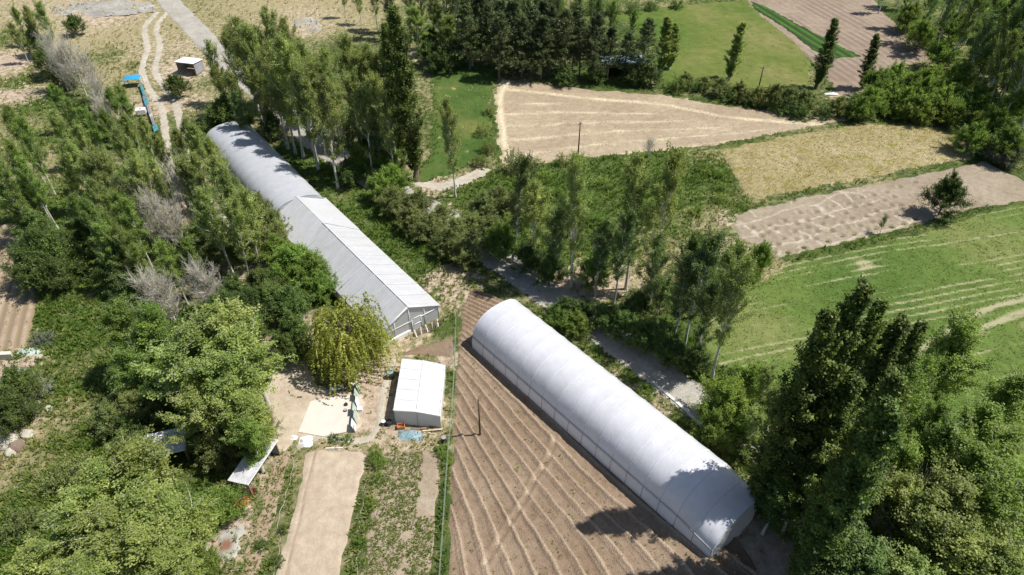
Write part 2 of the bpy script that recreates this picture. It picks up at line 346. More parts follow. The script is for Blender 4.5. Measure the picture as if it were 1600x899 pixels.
# ------------------------------------------------------------------ roads, tracks, fields
def rutz(line, off):
    return lambda X, Y: -.06*np.exp(-((ldist(line, X, Y)-off)/.35)**2)
field('road', road_poly, .45, lambda X, Y: .04-.05*np.exp(-((ldist(ROADL, X, Y)-1.1)/.5)**2)+.03*(fbm(X*2, Y*2, 5)-.5), None, M['road'], .05, .35, .35)
TS = smooth_line(TRACKL)
for sgn in (1, -1):
    T = np.gradient(TS, axis=0); T /= np.linalg.norm(T, axis=1)[:, None]
    L = TS+np.stack([-T[:, 1], T[:, 0]], 1)*1.35*sgn
    k = len(L) if sgn > 0 else int(len(L)*.62)
    tr = field('dirt_track', np.vstack([L[:k]+np.stack([-T[:, 1], T[:, 0]], 1)[:k]*.95, (L[:k]-np.stack([-T[:, 1], T[:, 0]], 1)[:k]*.95)[::-1]]), .4, None, None, M['track'], .04, .3, .3)
field('footpath', ribbon(YLOOP, 1.0), .2, None, None, M['track'], .05, .25, .2)
field('footpath', ribbon(SPURL, 2.6), .35, None, None, M['track'], .05, .3, .6)
TY = PP([(1438, 566), (1470, 540), (1520, 508), (1570, 485), (1660, 462)])

# ploughed field: ridges bend from the wire fence towards the tunnel
GD = np.array([GC[1][0]-GC[0][0], GC[1][1]-GC[0][1]]); GD /= np.linalg.norm(GD); GN = np.array([GD[1], -GD[0]])   # along tunnel / away from it (left)
def prow(X, Y):
    ax, ay = GC[0]; s = (X-ax)*GD[0]+(Y-ay)*GD[1]; u = (X-ax)*GN[0]+(Y-ay)*GN[1]
    a = np.arctan2(-(X+19.5), 76-Y)+.9; R_ = np.hypot(X+19.5, Y-76)
    return a/.037+(.12*np.sin(s*.2+u*.3)+.45*(fbm(X*.12, Y*.12, 71)-.5)+.16*(fbm(X*.7, Y*.7, 72)-.5))*(.6+.4*R_/40)
RP = 1.0
def ridge(X, Y):
    u = prow(X, Y)/RP; k = np.floor(u); ph = u-k
    wdt = .11+.07*_h(k.astype(np.int64), k.astype(np.int64)*0+3, 5)
    a = np.exp(-((ph-.5)/wdt)**2); b2 = .75*np.exp(-((ph-.72)/.035)**2)*(_h(k.astype(np.int64), k.astype(np.int64)*0, 8) > .45)
    return np.maximum(a, b2)*(.75+.35*fbm(X*.5, Y*.5, 77))
DITCH = smooth_line(PP([(868, 682), (858, 715), (836, 750), (815, 790), (790, 830), (760, 880)]))
def dit(X, Y): return ldist(DITCH, X, Y)
def pz(X, Y):
    c = np.exp(-(dit(X, Y)/.45)**2)
    return .34*ridge(X, Y)*(1-c)-.10*(1-c)*np.exp(-(((prow(X, Y) % 1)-.36)/.06)**2)+.12*np.exp(-((dit(X, Y)-.42)/.2)**2)+.08*(fbm(X*3, Y*3, 81)-.5)+.10*(fbm(X*.9, Y*.9, 83)-.5)
field('ploughed_field', W['ploughed'], .14, pz, lambda X, Y: np.clip(ridge(X, Y)*.7+.25*np.exp(-(dit(X, Y)/.35)**2)*(.1+fbm(X, Y, 3))-.1, 0, 1), M['ploughed'], .05, .5, .35)
LT = PP([(476, 706), (428, 899), (375, 1100)])
field('bare_field', W['tan'], .2, lambda X, Y: .05*(fbm(X*2.5, Y*2.5, 91)-.5)+.05*np.exp(-((ldist(LT, X, Y)-.9)/.15)**2)-.05*np.exp(-((ldist(LT, X, Y)-1.2)/.12)**2),
      lambda X, Y: .75*np.exp(-((ldist(LT, X, Y)-1.15)/.16)**2)+.25*(np.sin(X*9+Y*1.3) > .75), M['tan'], .06, .5, .3)
field('crop_field', W['crop'], .2, lambda X, Y: .12*(fbm(X*3, Y*3, 92)-.5), None, M['crop'], .06, .5, .35)
field('garden_bed', W['bed'], .2, lambda X, Y: .16*(fbm(X*2.5, Y*2.5, 93)-.5), None, M['bed'], .06, .4, .3)
field('garden_bed', W['smallbed'], .16, lambda X, Y: .09*np.abs(np.sin((Y-X*.15)*3.6)), lambda X, Y: X*0, M['ploughed'], .06, .4, .2)
field('yard', W['yard'], .3, lambda X, Y: .05*(fbm(X, Y, 94)-.5), None, M['yard'], .05, .6, .8)
TIP = at(1440, 180)
def strow(X, Y):
    a = np.arctan2(Y-TIP[1], TIP[0]-X); u = a*15.5+.55*fbm(X*.05, Y*.05, 101)*2
    ph = u-np.floor(u); p2 = u*5-np.floor(u*5); return np.maximum(np.exp(-((ph-.5)/.15)**2)*np.clip(.1+1.1*fbm(X*.35, Y*.9, 102), 0, 1)*.8, .42*np.exp(-((p2-.5)/.2)**2)*ss(fbm(X*.15, Y*.5, 106), .35, .6))
SE = smooth_line(PP([(800, 130), (870, 137), (930, 144), (1040, 153), (1150, 173), (1290, 183)])); SL = smooth_line(PP([(786, 130), (774, 155), (779, 215), (787, 255)]))
def strow2(X, Y):
    d = ldist(SE, X, Y); e = ldist(SL, X, Y); edge = np.maximum(np.exp(-((d-3.5)/.8)**2)*(.3+.8*fbm(X*.6, Y*.6, 7)), .9*np.exp(-((e-.8)/.9)**2))
    return np.clip(np.maximum(strow(X, Y)*ss(d, 5, 8), edge)-.05, 0, 1)
field('stubble_field', W['straw'], .35, lambda X, Y: .16*strow2(X, Y)+.10*(fbm(X*1.5, Y*1.5, 103)-.5), strow2, M['straw'], .06, .8, .9)
field('ripe_grass_field', W['gold'], .35, lambda X, Y: .30*(fbm(X*.9, Y*.9, 104)-.3), None, M['gold'], .08, .8, 1.0)
# dug field: rows of pits with pale rims
q00, q10, q11, q01 = [np.array(at(*p)) for p in ((1168, 358), (1452, 280), (1440, 345), (1215, 398))]
PITS = []
for r in range(5):
    for cidx in range(12):
        u = (cidx+.5*(r % 2)+.2)/12; v = (r+.1)/4.4
        p = (q00*(1-u)+q10*u)*(1-v)+(q01*(1-u)+q11*u)*v+rng.normal(0, .45, 2); PITS.append(p)
def pitf(X, Y, r0, wd):
    o = np.zeros_like(X)
    for p in PITS:
        m_ = (np.abs(X-p[0]) < 3) & (np.abs(Y-p[1]) < 3)
        o[m_] = np.maximum(o[m_], np.exp(-((np.hypot(X[m_]-p[0], Y[m_]-p[1])-r0)/wd)**2))
    return o
RD = (q10-q00)/np.linalg.norm(q10-q00); RN = np.array([-RD[1], RD[0]])
def trench(X, Y):
    v = (X-q00[0])*RN[0]+(Y-q00[1])*RN[1]+1.3*(fbm(X*.25, Y*.25, 107)-.5)*2; u = (X-q00[0])*RD[0]+(Y-q00[1])*RD[1]
    ph = v/3.2-np.floor(v/3.2); a = np.exp(-((ph-.5)/.07)**2)
    ph2 = u/3.4+.5*fbm(X*.3, Y*.3, 108)*2; ph2 = ph2-np.floor(ph2); b2 = np.exp(-((ph2-.5)/.1)**2)*(fbm(X*.35, Y*.35, 109) > .5)
    return np.maximum(a, b2)*ss(np.hypot(X-q10[0]-6, Y-q10[1]), 14, 20)*(.4+.8*fbm(X, Y, 111))
field('dug_field', W['dug'], .28, lambda X, Y: .12*pitf(X, Y, .7, .3)-.4*pitf(X, Y, 0, .38)+.12*(fbm(X*1.8, Y*1.8, 105)-.5),
      lambda X, Y: np.clip(.75*trench(X, Y)+.15*pitf(X, Y, .9, .3)-.5*pitf(X, Y, 0, .5), 0, 1), M['dug'], .07, .6, .6)
a_, b_ = np.array(at(1201, 477)), np.array(at(1282, 462)); GR = (b_-a_)/np.linalg.norm(b_-a_); GRN = np.array([-GR[1], GR[0]])
def grow(X, Y):
    v = X*GRN[0]+Y*GRN[1]+.8*(fbm(X*.06, Y*.06, 121)-.5)*2; ph = v/1.25-np.floor(v/1.25)
    pat = ss(fbm((X*GR[0]+Y*GR[1])*.09, v*.55, 122, 4), .34, .62)*(.35+.65*fbm(X*.9, Y*.9, 125))
    near = ss(-Y, -112, -75)
    t = np.abs(ldist(TY, X, Y)-1.0)
    return np.clip(np.exp(-((ph-.5)/.16)**2)*pat*near*1.1+np.exp(-(t/.45)**2)*(.4+.8*fbm(X, Y, 9))+.6*ss(fbm(X*.12, Y*.12, 124), .68, .8), 0, 1)
field('green_field', W['green'], .35, lambda X, Y: .14*(fbm(X*1.3, Y*1.3, 123)-.4)-.08*grow(X, Y), grow, M['green'], .08, .7, .7)
field('meadow', W['meadow'], .6, lambda X, Y: .4*(fbm(X*.6, Y*.6, 131)-.4), None, M['meadow'], .1, 1, 1.2)
a_, b_ = np.array(at(1200, 0)), np.array(at(1400, 120)); FR = (b_-a_)/np.linalg.norm(b_-a_)
frow = lambda X, Y: .5+.5*np.sin((X*-FR[1]+Y*FR[0])*3.2)
field('ploughed_field', W['farplough'], .5, lambda X, Y: .10*frow(X, Y)+.08*(fbm(X, Y, 133)-.5), lambda X, Y: .8*frow(X, Y)*ss(fbm(X*.1, Y*.1, 5), .3, .6), M['farplough'], .06, .8, .8)
field('vegetable_field', W['fargreen'], .3, lambda X, Y: .25*frow(X*.9, Y*.9)+.1*(fbm(X*2, Y*2, 134)-.5), lambda X, Y: 1-frow(X*.9, Y*.9), M['fargreen'], .2, .6, .6)
field('meadow', W['lmeadow'], .4, lambda X, Y: .35*(fbm(X*.8, Y*.8, 135)-.3), None, M['lmeadow'], .1, 1, 1.0)
LR = lambda X, Y: .5+.5*np.sin((X*.93+Y*.36)*5.2)
field('seedling_field', W['leftplough'], .25, lambda X, Y: .14*LR(X, Y)+.08*(fbm(X*2, Y*2, 136)-.5), lambda X, Y: 1-LR(X, Y), soil('seedling_soil', [(.42, .31, .22), (.46, .35, .25), (.50, .39, .29)], .2, 1, 6, 'row', (.30, .22, .14), bs=.8), .06, .5, .4)

M['rocky'] = soil('grey_rock', [(.34, .31, .28), (.42, .39, .35), (.52, .48, .44)], .15, .8, 4, bs=1.0, speck=((.16, .17, .09), .6, .6))
field('rocky_bank', PP([(60, 12), (120, 2), (200, -2), (245, 4), (250, 20), (200, 26), (140, 30), (90, 26)]), .7, lambda X, Y: .5*(fbm(X*.5, Y*.5, 151)-.4), None, M['rocky'], .1, 1.5, 2.5)
field('rocky_bank', PP([(452, 32), (475, 24), (505, 30), (512, 48), (490, 58), (462, 54)]), .6, lambda X, Y: .5*(fbm(X*.5, Y*.5, 152)-.4), None, M['rocky'], .1, 1.5, 1.5)
# concrete pad and the road's edging
M['concrete'] = plain('concrete', (.62, .56, .48), .9, .15, .8)
def slab(name, pts, h, mat, z0=-.05):
    n_ = len(pts); V = [(x, y, z0) for x, y in pts]+[(x, y, h) for x, y in pts]
    F = [tuple(range(n_, 2*n_))]+[(i, (i+1) % n_, n_+(i+1) % n_, n_+i) for i in range(n_)]
    mb = MB(); mb.add(V, F); return mb.build(name, mat)
tag(slab('concrete_pad', [at(*p) for p in ((466, 676), (486, 628), (556, 616), (553, 674), (505, 683))], .12, plain('pale_concrete', (.58, .53, .47), .9, .12, .6)), kind='structure')
kl = smooth_line([at(*p) for p in ((1018, 597), (1045, 619), (1070, 641), (1098, 668), (1130, 690))], 5)
tag(slab('kerb', [tuple(p) for p in ribbon(kl, .35)], .16, plain('kerb_concrete', (.62, .6, .56), .9, .15, 2)), kind='structure')
field('rubble_patch', PP([(338, 838), (350, 825), (378, 822), (384, 835), (372, 868), (352, 895), (338, 870)]), .18, lambda X, Y: .18*(fbm(X*3, Y*3, 141)-.3), lambda X, Y: np.exp(-(np.hypot(X-at(352, 853)[0], Y-at(352, 853)[1])/.8)**2), soil('ash', [(.42, .4, .37), (.5, .47, .43), (.6, .57, .52)], .5, 2, 9, 'row', (.28, .14, .09), speck=((.2, .2, .15), 2, .6)), .06, .6, .6)

# ------------------------------------------------------------------ trees: meshes of each kind, grown once
def norm(v): return v/np.maximum(np.linalg.norm(v, axis=-1, keepdims=True), 1e-9)
class Grow:
    def __init__(s, seed): s.r = np.random.default_rng(seed); s.V = []; s.F = []; s.n = 0; s.lc = []; s.lt = []; s.tips = []
    def tube(s, P, R, k=5):
        P = np.asarray(P, float); n_ = len(P); T = norm(np.gradient(P, axis=0)); ref = np.array([.31, .17, .93]) if abs(T[0, 2]) < .8 else np.array([.95, .2, .1])
        A = norm(np.cross(T, ref)); B = np.cross(T, A); an = np.arange(k)*2*pi/k
        ring = P[:, None]+(A[:, None]*np.cos(an)[None, :, None]+B[:, None]*np.sin(an)[None, :, None])*np.asarray(R)[:, None, None]
        s.V.append(ring.reshape(-1, 3)); i = np.arange(n_-1)[:, None]*k; j = np.arange(k)[None]
        s.F.append((np.stack([i+j, i+(j+1) % k, i+k+(j+1) % k, i+k+j], -1).reshape(-1, 4))+s.n); s.n += n_*k
    def leaves(s, P, n, sig, tint):
        i = s.r.random(n)*(len(P)-1); a = np.floor(i).astype(int); f = (i-a)[:, None]
        c = P[a]*(1-f)+P[np.minimum(a+1, len(P)-1)]*f+s.r.normal(0, 1, (n, 3))*sig
        s.lc.append(c); s.lt.append(np.clip(tint+s.r.normal(0, .16, n), 0, 1))
    def crown(s, name, size, up=.35, asp=.6, jit=.4):
        c = np.vstack(s.lc); t = np.concatenate(s.lt); n_ = len(c)
        N = norm(s.r.normal(0, 1, (n_, 3))+np.array([0, 0, up])); U = norm(np.cross(N, s.r.normal(0, 1, (n_, 3)))); Vv = np.cross(N, U)
        sz = size*(1-jit+2*jit*s.r.random(n_))[:, None]/2
        q = np.stack([c-U*sz, c-Vv*sz*asp+N*sz*.15, c+U*sz, c+Vv*sz*asp+N*sz*.15], 1).reshape(-1, 3)
        return mk(name, q, np.arange(n_*4).reshape(-1, 4), {'tint': ('FACE', t)})
    def trunk(s, name): return mk(name, np.vstack(s.V), np.vstack(s.F), None, True)
def curve(p, d, L, n, bend, g, r):
    P = [np.array(p, float)]; d = np.array(d, float)
    for i in range(n):
        d = norm(d+np.array([0, 0, bend])/n+g.normal(0, r, 3)); P.append(P[-1]+d*L/n)
    return np.array(P)
def tree_mesh(kind, seed):
    G = Grow(seed); r = G.r
    def stem(h, r0, top=.12, wob=.05, lean=0):
        n_ = 12; P = np.zeros((n_+1, 3)); P[:, 2] = np.linspace(0, h, n_+1)
        o = np.cumsum(r.normal(0, wob, (n_+1, 2)), 0); o -= o[0]; P[:, :2] += o*h/16
        P[:, 0] += lean*(P[:, 2]/h)**2*h
        G.tube(P, r0*(1-(1-top)*np.linspace(0, 1, n_+1)**.8)+np.where(np.arange(n_+1) == 0, r0*.35, 0), 7); return P
    def on(P, t):
        i = t*(len(P)-1); a = int(min(i, len(P)-2)); return P[a]+(P[a+1]-P[a])*(i-a)
    if kind == 'poplar':
        h = 16; P = stem(h, .22, .08, .07); nb = 60; lo = .22+.08*r.random(); gap = r.random(4)
        for i in range(nb):
            t = lo+(1-lo)*((i+.5)/nb)**.95; z = (t-lo)/(1-lo)
            if any(abs(t-(lo+(1-lo)*g)) < .015 for g in gap): continue
            prof = (sin(min(1, z*1.25+.12)*pi*.5)**.8)*(1-z**2.6)*.95+.08
            L = 4.6*prof*(.45+.8*r.random()); az = i*2.4+r.normal(0, .35); inc = radians(50-26*z+r.normal(0, 9))
            d = [cos(az)*sin(inc), sin(az)*sin(inc), cos(inc)]
            Q = curve(on(P, t), d, L, 5, .75, r, .10); G.tube(Q, np.linspace(.085*(1.25-z), .022, 6), 4)
            tb = .5+r.normal(0, .16); G.leaves(Q[2:], int(10*L), .20, tb)
            for k in range(int(5+3*r.random())):
                q = on(Q, .3+.65*r.random()); d2 = norm(Q[-1]-Q[0])+r.normal(0, .55, 3)
                S = curve(q, d2, L*(.22+.25*r.random()), 3, .4, r, .15); G.tube(S, np.linspace(.026, .010, 4), 3)
                G.leaves(S, int(14+L*13), .17, tb+r.normal(0, .16))
        return G, dict(size=.175, up=1.4)
    if kind == 'lombardy':
        h = 24; P = stem(h, .33, .06, .05); nb = 150; lo = .05
        for i in range(nb):
            t = lo+(.97-lo)*((i+.5)/nb); z = (t-lo)/(1-lo)
            prof = min(1, (z*2.6+.3))*(1-z)**.6
            L = 4.2*(.14+.9*prof)*(.7+.5*r.random()); az = i*2.4+r.normal(0, .4); inc = radians(30*(.5+.6*prof)+r.normal(0, 6))
            d = [cos(az)*sin(inc), sin(az)*sin(inc), cos(inc)]
            Q = curve(on(P, t), d, min(L, (h*1.02-t*h)*1.05), 5, .35, r, .06); G.tube(Q, np.linspace(.045, .01, 6), 4)
            tb = .45+r.normal(0, .2); G.leaves(Q[1:], 80, .16, tb)
            for k in range(3):
                q = on(Q, .25+.6*r.random()); S = curve(q, norm(Q[-1]-Q[0])+r.normal(0, .35, 3), L*.3, 3, .3, r, .1)
                G.leaves(S, 34, .13, tb+r.normal(0, .1))
        return G, dict(size=.22, up=.9)
    if kind in ('round', 'bush', 'broad'):
        h, R, nb, lo, r0 = dict(round=(7, 3.3, 60, .18, .2), bush=(3, 1.9, 26, .02, .05), broad=(11, 4.2, 46, .2, .26))[kind]
        if kind != 'bush': P = stem(h*.75, r0, .2, .09)
        for i in range(nb):
            z = (i+.5)/nb; az = i*2.4+r.normal(0, .4)
            if kind == 'bush':
                p0 = np.array([cos(az), sin(az), 0])*.25*r.random(); el = radians(10+75*r.random()); L = h*(.75+.35*r.random())*(.8+.2*cos(el))
                d = [cos(az)*sin(el), sin(az)*sin(el), cos(el)]; bend = .1
            else:
                p0 = on(P, lo+(1-lo)*z**.8); inc = radians(88-68*z+r.normal(0, 9)); L = R*(1.05-.15*z)*(.7+.5*r.random())*(.75+.5*sin(min(1, z+.35)*pi)); d = [cos(az)*sin(inc), sin(az)*sin(inc), cos(inc)]; bend = .55
            Q = curve(p0, d, L, 5, bend, r, .13); G.tube(Q, np.linspace(r0*.38, .012, 6), 4)
            tb = .5+r.normal(0, .17)
            for k in range(10 if kind != 'bush' else 6):
                q = on(Q, .35+.65*r.random()); S = curve(q, norm(Q[-1]-Q[0])*.8+r.normal(0, .7, 3), L*(.25+.2*r.random()), 3, .2, r, .2)
                if kind != 'bush': G.tube(S, np.linspace(.02, .007, 4), 3)
                G.leaves(S, dict(round=48, bush=32, broad=42)[kind], dict(round=.16, bush=.12, broad=.18)[kind], tb+r.normal(0, .16))
        return G, dict(size=dict(round=.21, bush=.17, broad=.22)[kind], up=1.3)
    if kind == 'willow':
        P = stem(5.2, .3, .4, .1)
        for i in range(30):
            z = i/30; az = i*2.4+r.normal(0, .3); inc = radians(85-62*z); d = [cos(az)*sin(inc), sin(az)*sin(inc), cos(inc)]
            Q = curve(on(P, .4+.6*z), d, 3.4*(.75+.45*r.random()), 6, .25, r, .12); G.tube(Q, np.linspace(.09, .02, 7), 4); tb = .5+r.normal(0, .2)
            for k in range(17):
                q = on(Q, .3+.7*r.random()); a2 = az+r.normal(0, .9); dd = np.array([cos(a2)*.55, sin(a2)*.55, .35])
                Lh = 2.0+3.0*r.random(); S = [q]; tk = tb+r.normal(0, .2); d3 = norm(dd)
                for m_ in range(7):
                    d3 = norm(d3+np.array([0, 0, -.55])); S.append(S[-1]+d3*Lh/7)
                S = np.array(S); S[:, 2] = np.maximum(S[:, 2], .5); G.leaves(S, 56, .045, tk)
        return G, dict(size=.2, up=.9, asp=.45)
    if kind == 'pine':
        h = 16; P = stem(h, .22, .08, .05); nb = 95
        for i in range(nb):
            t = .22+.78*(i+.5)/nb; z = (t-.22)/.78; L = (3.1*(1-z)**.7+.35)*(.7+.5*r.random()); az = i*2.4+r.normal(0, .5); inc = radians(92-25*z+r.normal(0, 10))
            Q = curve(on(P, t), [cos(az)*sin(inc), sin(az)*sin(inc), cos(inc)], L, 4, .25, r, .1); G.tube(Q, np.linspace(.05, .012, 5), 3); tb = .45+r.normal(0, .2)
            G.leaves(Q[1:], 60, .2, tb)
            for k in range(4):
                S = curve(on(Q, .4+.6*r.random()), norm(Q[-1]-Q[0])+r.normal(0, .5, 3), L*.3, 2, .2, r, .1); G.leaves(S, 26, .14, tb+.1)
        return G, dict(size=.24, up=.2, asp=.5)
    if kind == 'bare':
        h = 9; P = stem(h*.8, .16, .15, .08)
        for i in range(34):
            t = .12+.88*(i+.5)/34; az = i*2.4+r.normal(0, .5); inc = radians(38-14*t+r.normal(0, 7)); L = h*(.52-.18*t)*(.7+.5*r.random())
            Q = curve(on(P, t), [cos(az)*sin(inc), sin(az)*sin(inc), cos(inc)], L, 6, .5, r, .08); G.tube(Q, np.linspace(.05, .016, 7), 4)
            for k in range(9):
                q = on(Q, .2+.75*r.random()); S = curve(q, norm(Q[-1]-Q[0])+r.normal(0, .38, 3), L*.42, 4, .3, r, .1); G.tube(S, np.linspace(.022, .009, 5), 3)
                for e in range(4):
                    S2 = curve(on(S, r.random()), norm(S[-1]-S[0])+r.normal(0, .4, 3), L*.22, 2, .2, r, .1); G.tube(S2, [.013, .010, .008], 3)
            if i % 3 == 0: G.leaves(Q[1:], 22, .3, .5)
        return G, dict(size=.2, up=.3)
    if kind == 'sapling':
        P = stem(3.4, .05, .3, .08)
        for i in range(9):
            Q = curve(on(P, .45+.06*i), r.normal(0, 1, 3)+np.array([0, 0, .9]), .9, 3, .3, r, .1); G.tube(Q, np.linspace(.02, .008, 4), 3); G.leaves(Q, 90, .16, .5)
        return G, dict(size=.15, up=.4)

LM = dict(
 poplar=leafmat('poplar_leaves', (.13, .185, .045), (.25, .32, .085), (.42, .48, .17), .45, .2),
 dark=leafmat('dark_leaves', (.055, .095, .024), (.105, .165, .04), (.18, .26, .07), .34),
 lombardy=leafmat('lombardy_leaves', (.05, .085, .022), (.105, .16, .036), (.20, .275, .062), .28, .15),
 fresh=leafmat('fresh_leaves', (.105, .175, .03), (.19, .29, .055), (.30, .41, .10), .45, .2),
 olive=leafmat('olive_leaves', (.13, .165, .055), (.21, .255, .085), (.31, .36, .13), .4, .18),
 silver=leafmat('silver_leaves', (.12, .14, .10), (.19, .21, .15), (.28, .30, .23), .2),
 willow=leafmat('willow_leaves', (.17, .19, .03), (.34, .37, .07), (.55, .55, .16), .45, 0),
 pine=leafmat('pine_needles', (.045, .068, .03), (.085, .12, .048), (.15, .19, .075), .2))
BK = dict(pale=barkmat('pale_bark', (.34, .32, .26), (.62, .60, .53)), brown=barkmat('brown_bark', (.10, .08, .06), (.2, .165, .13)), grey=barkmat('grey_twigs', (.42, .39, .33), (.64, .60, .52)))
PR = {}
for kd, nv in (('poplar', 4), ('lombardy', 2), ('round', 2), ('bush', 3), ('broad', 2), ('willow', 1), ('pine', 2), ('bare', 2), ('sapling', 1)):
    for v in range(nv):
        G, kw = tree_mesh(kd, 100+v*13+len(kd)); PR[kd, v] = (G.trunk('trunk'), G.crown('crown', **kw))
BASE = dict(poplar=(16, 2.9), lombardy=(24, 2.2), round=(7.3, 3.6), bush=(2.9, 2.1), broad=(11, 4.6), willow=(7.2, 4.8), pine=(16, 3), bare=(9.5, 3), sapling=(3.5, 1))
for kd in BASE:
    hs_ = []; rs_ = []
    for (k_, v_), (tm_, cm_) in PR.items():
        if k_ == kd:
            co = np.empty(len(cm_.vertices)*3, np.float32); cm_.vertices.foreach_get('co', co); co = co.reshape(-1, 3)
            if kd == 'bare': co = np.empty(len(tm_.vertices)*3, np.float32); tm_.vertices.foreach_get('co', co); co = co.reshape(-1, 3)
            hs_.append(np.percentile(co[:, 2], 99.7)); rs_.append(np.percentile(np.hypot(co[:, 0], co[:, 1]), 97.5))
    BASE[kd] = (float(np.mean(hs_)), float(np.mean(rs_)))
# look: kind of shape, leaf colour, bark, name, category, words
LOOK = dict(
 poplar=('poplar', 'poplar', 'pale', 'poplar_tree', 'poplar', 'airy light green poplar'),
 fpoplar=('poplar', 'fresh', 'pale', 'poplar_tree', 'poplar', 'leafy mid green poplar'),
 dpoplar=('poplar', 'dark', 'pale', 'poplar_tree', 'poplar', 'dark green poplar'),
 lombardy=('lombardy', 'lombardy', 'brown', 'columnar_poplar_tree', 'columnar poplar', 'dark narrow columnar poplar'),
 lightcol=('lombardy', 'poplar', 'pale', 'columnar_poplar_tree', 'columnar poplar', 'slender light green columnar poplar'),
 round=('round', 'dark', 'brown', 'round_tree', 'tree', 'dark green round-crowned tree'),
 fround=('round', 'fresh', 'brown', 'round_tree', 'tree', 'bright green round-crowned tree'),
 oround=('round', 'olive', 'brown', 'round_tree', 'tree', 'olive green spreading willow bush'),
 sround=('round', 'silver', 'brown', 'silver_bush', 'bush', 'silvery grey-green bush'),
 broad=('broad', 'fresh', 'brown', 'broadleaf_tree', 'tree', 'bright green broad-crowned tree'),
 dbroad=('broad', 'dark', 'brown', 'broadleaf_tree', 'tree', 'dark green broad-crowned tree'),
 lbroad=('poplar', 'poplar', 'pale', 'broadleaf_tree', 'tree', 'light green broad-crowned tree'),
 bush=('bush', 'fresh', 'brown', 'green_bush', 'bush', 'low green bush'),
 dbush=('bush', 'dark', 'brown', 'green_bush', 'bush', 'low dark green bush'),
 obush=('bush', 'olive', 'brown', 'olive_bush', 'bush', 'low olive green bush'),
 sbush=('bush', 'silver', 'brown', 'silver_bush', 'bush', 'low silvery bush'),
 willow=('willow', 'willow', 'brown', 'willow_tree', 'willow', 'yellow-green weeping willow'),
 pine=('pine', 'pine', 'brown', 'pine_tree', 'pine', 'dark pine'),
 bare=('bare', 'olive', 'grey', 'leafless_tree', 'leafless tree', 'leafless grey-twigged tree'),
 sapling=('sapling', 'dark', 'brown', 'young_tree', 'young tree', 'small young tree'))
ORD = 'first second third fourth fifth sixth seventh eighth ninth tenth eleventh twelfth thirteenth fourteenth fifteenth sixteenth seventeenth eighteenth nineteenth twentieth'.split()
ORD += ['twenty-'+o for o in ORD[:9]]+['thirtieth']+['thirty-'+o for o in ORD[:9]]+['fortieth']
TREES = []
def plant(cluster, look, items, mode='T'):
    """items: (px, py, height[, radius]) with px,py the crown tip (mode T) or (px, base py, top py[, radius]) (mode B)"""
    for it in items:
        px, py, q = it[:3]
        if mode == 'W': x, y, hh = px, py, q
        elif mode == 'T': hh = q; x, y = at(px, py, hh)
        else: hh = height_of(px, py, q); x, y = at(px, py)
        h0, r0 = BASE[LOOK[look][0]]; rad = it[3] if len(it) > 3 else r0*(hh/h0)**.8*(1.25 if look == 'pine' else .92)
        TREES.append([cluster, look, x, y, hh, rad])

plant('in the grove behind the grey arched greenhouse', 'poplar', [(322, 62, 13), (345, 45, 15), (372, 50, 16), (395, 40, 16), (412, 6, 19), (440, 28, 18), (462, 58, 17), (480, 85, 17), (505, 70, 18), (530, 52, 19), (548, 75, 18), (572, 72, 19), (597, 80, 18), (614, 58, 20),
 (352, 105, 13), (388, 100, 14), (430, 100, 16), (470, 125, 15), (520, 130, 16), (560, 140, 16), (600, 140, 16), (450, 70, 17), (420, 60, 17), (545, 110, 17), (585, 110, 18), (335, 95, 12), (498, 100, 16)])
plant('in the grove behind the grey arched greenhouse', 'dpoplar', [(405, 120, 11), (490, 150, 11), (540, 175, 11), (365, 140, 11), (585, 175, 12)])
plant('close behind the arched grey greenhouse', 'poplar', [(450, 232, 72, 2.8), (474, 246, 45, 2.8), (498, 266, 95, 2.8), (426, 205, 38, 2.8), (528, 294, 118, 2.6), (408, 188, 30, 2.8), (462, 240, 95, 2.4)], 'B')
plant('standing tall beside the small green meadow', 'lombardy', [(650, 283, 14, 2.4), (630, 262, 40, 1.8)], 'B')
plant('low between arched greenhouse and road', 'fround', [(575, 195, 7), (600, 225, 6), (560, 225, 6), (610, 255, 6), (590, 270, 5)])
plant('low between arched greenhouse and road', 'round', [(340, 150, 8), (370, 165, 6), (330, 175, 5), (420, 175, 5), (545, 245, 5)])
plant('on the road edge beside the gabled greenhouse', 'oround', [(612, 290, 5), (650, 298, 4.5), (668, 335, 4.5), (700, 355, 5), (690, 318, 4), (725, 372, 4.5), (640, 322, 4.5), (715, 340, 4)])
plant('in the belt behind the stubble field', 'pine', [(735, 110, -5), (768, 105, 5), (800, 112, 0), (830, 118, 10), (855, 115, 5), (882, 120, 15), (905, 118, 30), (925, 125, 18), (948, 125, 42), (975, 118, 48), (1000, 128, 28), (752, 95, -10), (785, 100, 0), (845, 105, 0), (895, 108, 10), (780, 125, 20), (815, 122, 22), (845, 125, 25)], 'B')
plant('in the belt behind the stubble field', 'dpoplar', [(610, 60, -60), (645, 65, -50), (680, 75, -45), (715, 85, -40), (745, 80, -45), (775, 75, -40), (805, 80, -35), (835, 80, -30), (865, 75, -30), (900, 80, -15), (930, 80, -5), (700, 60, -60), (760, 55, -70), (820, 55, -60)], 'B')
plant('in the belt behind the stubble field', 'fpoplar', [(620, 88, 20, 2.6), (655, 92, 10, 2.6), (705, 100, 25, 2.6), (738, 105, 35, 2.4), (620, 50, -50), (660, 55, -60), (718, 60, -50), (785, 60, -50), (825, 60, -40), (870, 55, -45), (920, 60, -25), (955, 80, 0), (985, 85, 15)], 'B')
plant('in the belt behind the stubble field', 'poplar', [(540, 28, -40), (565, 40, -30), (590, 45, -40), (730, 92, 5), (760, 60, -70), (690, 85, 0), (800, 60, -60), (850, 58, -50)], 'B')
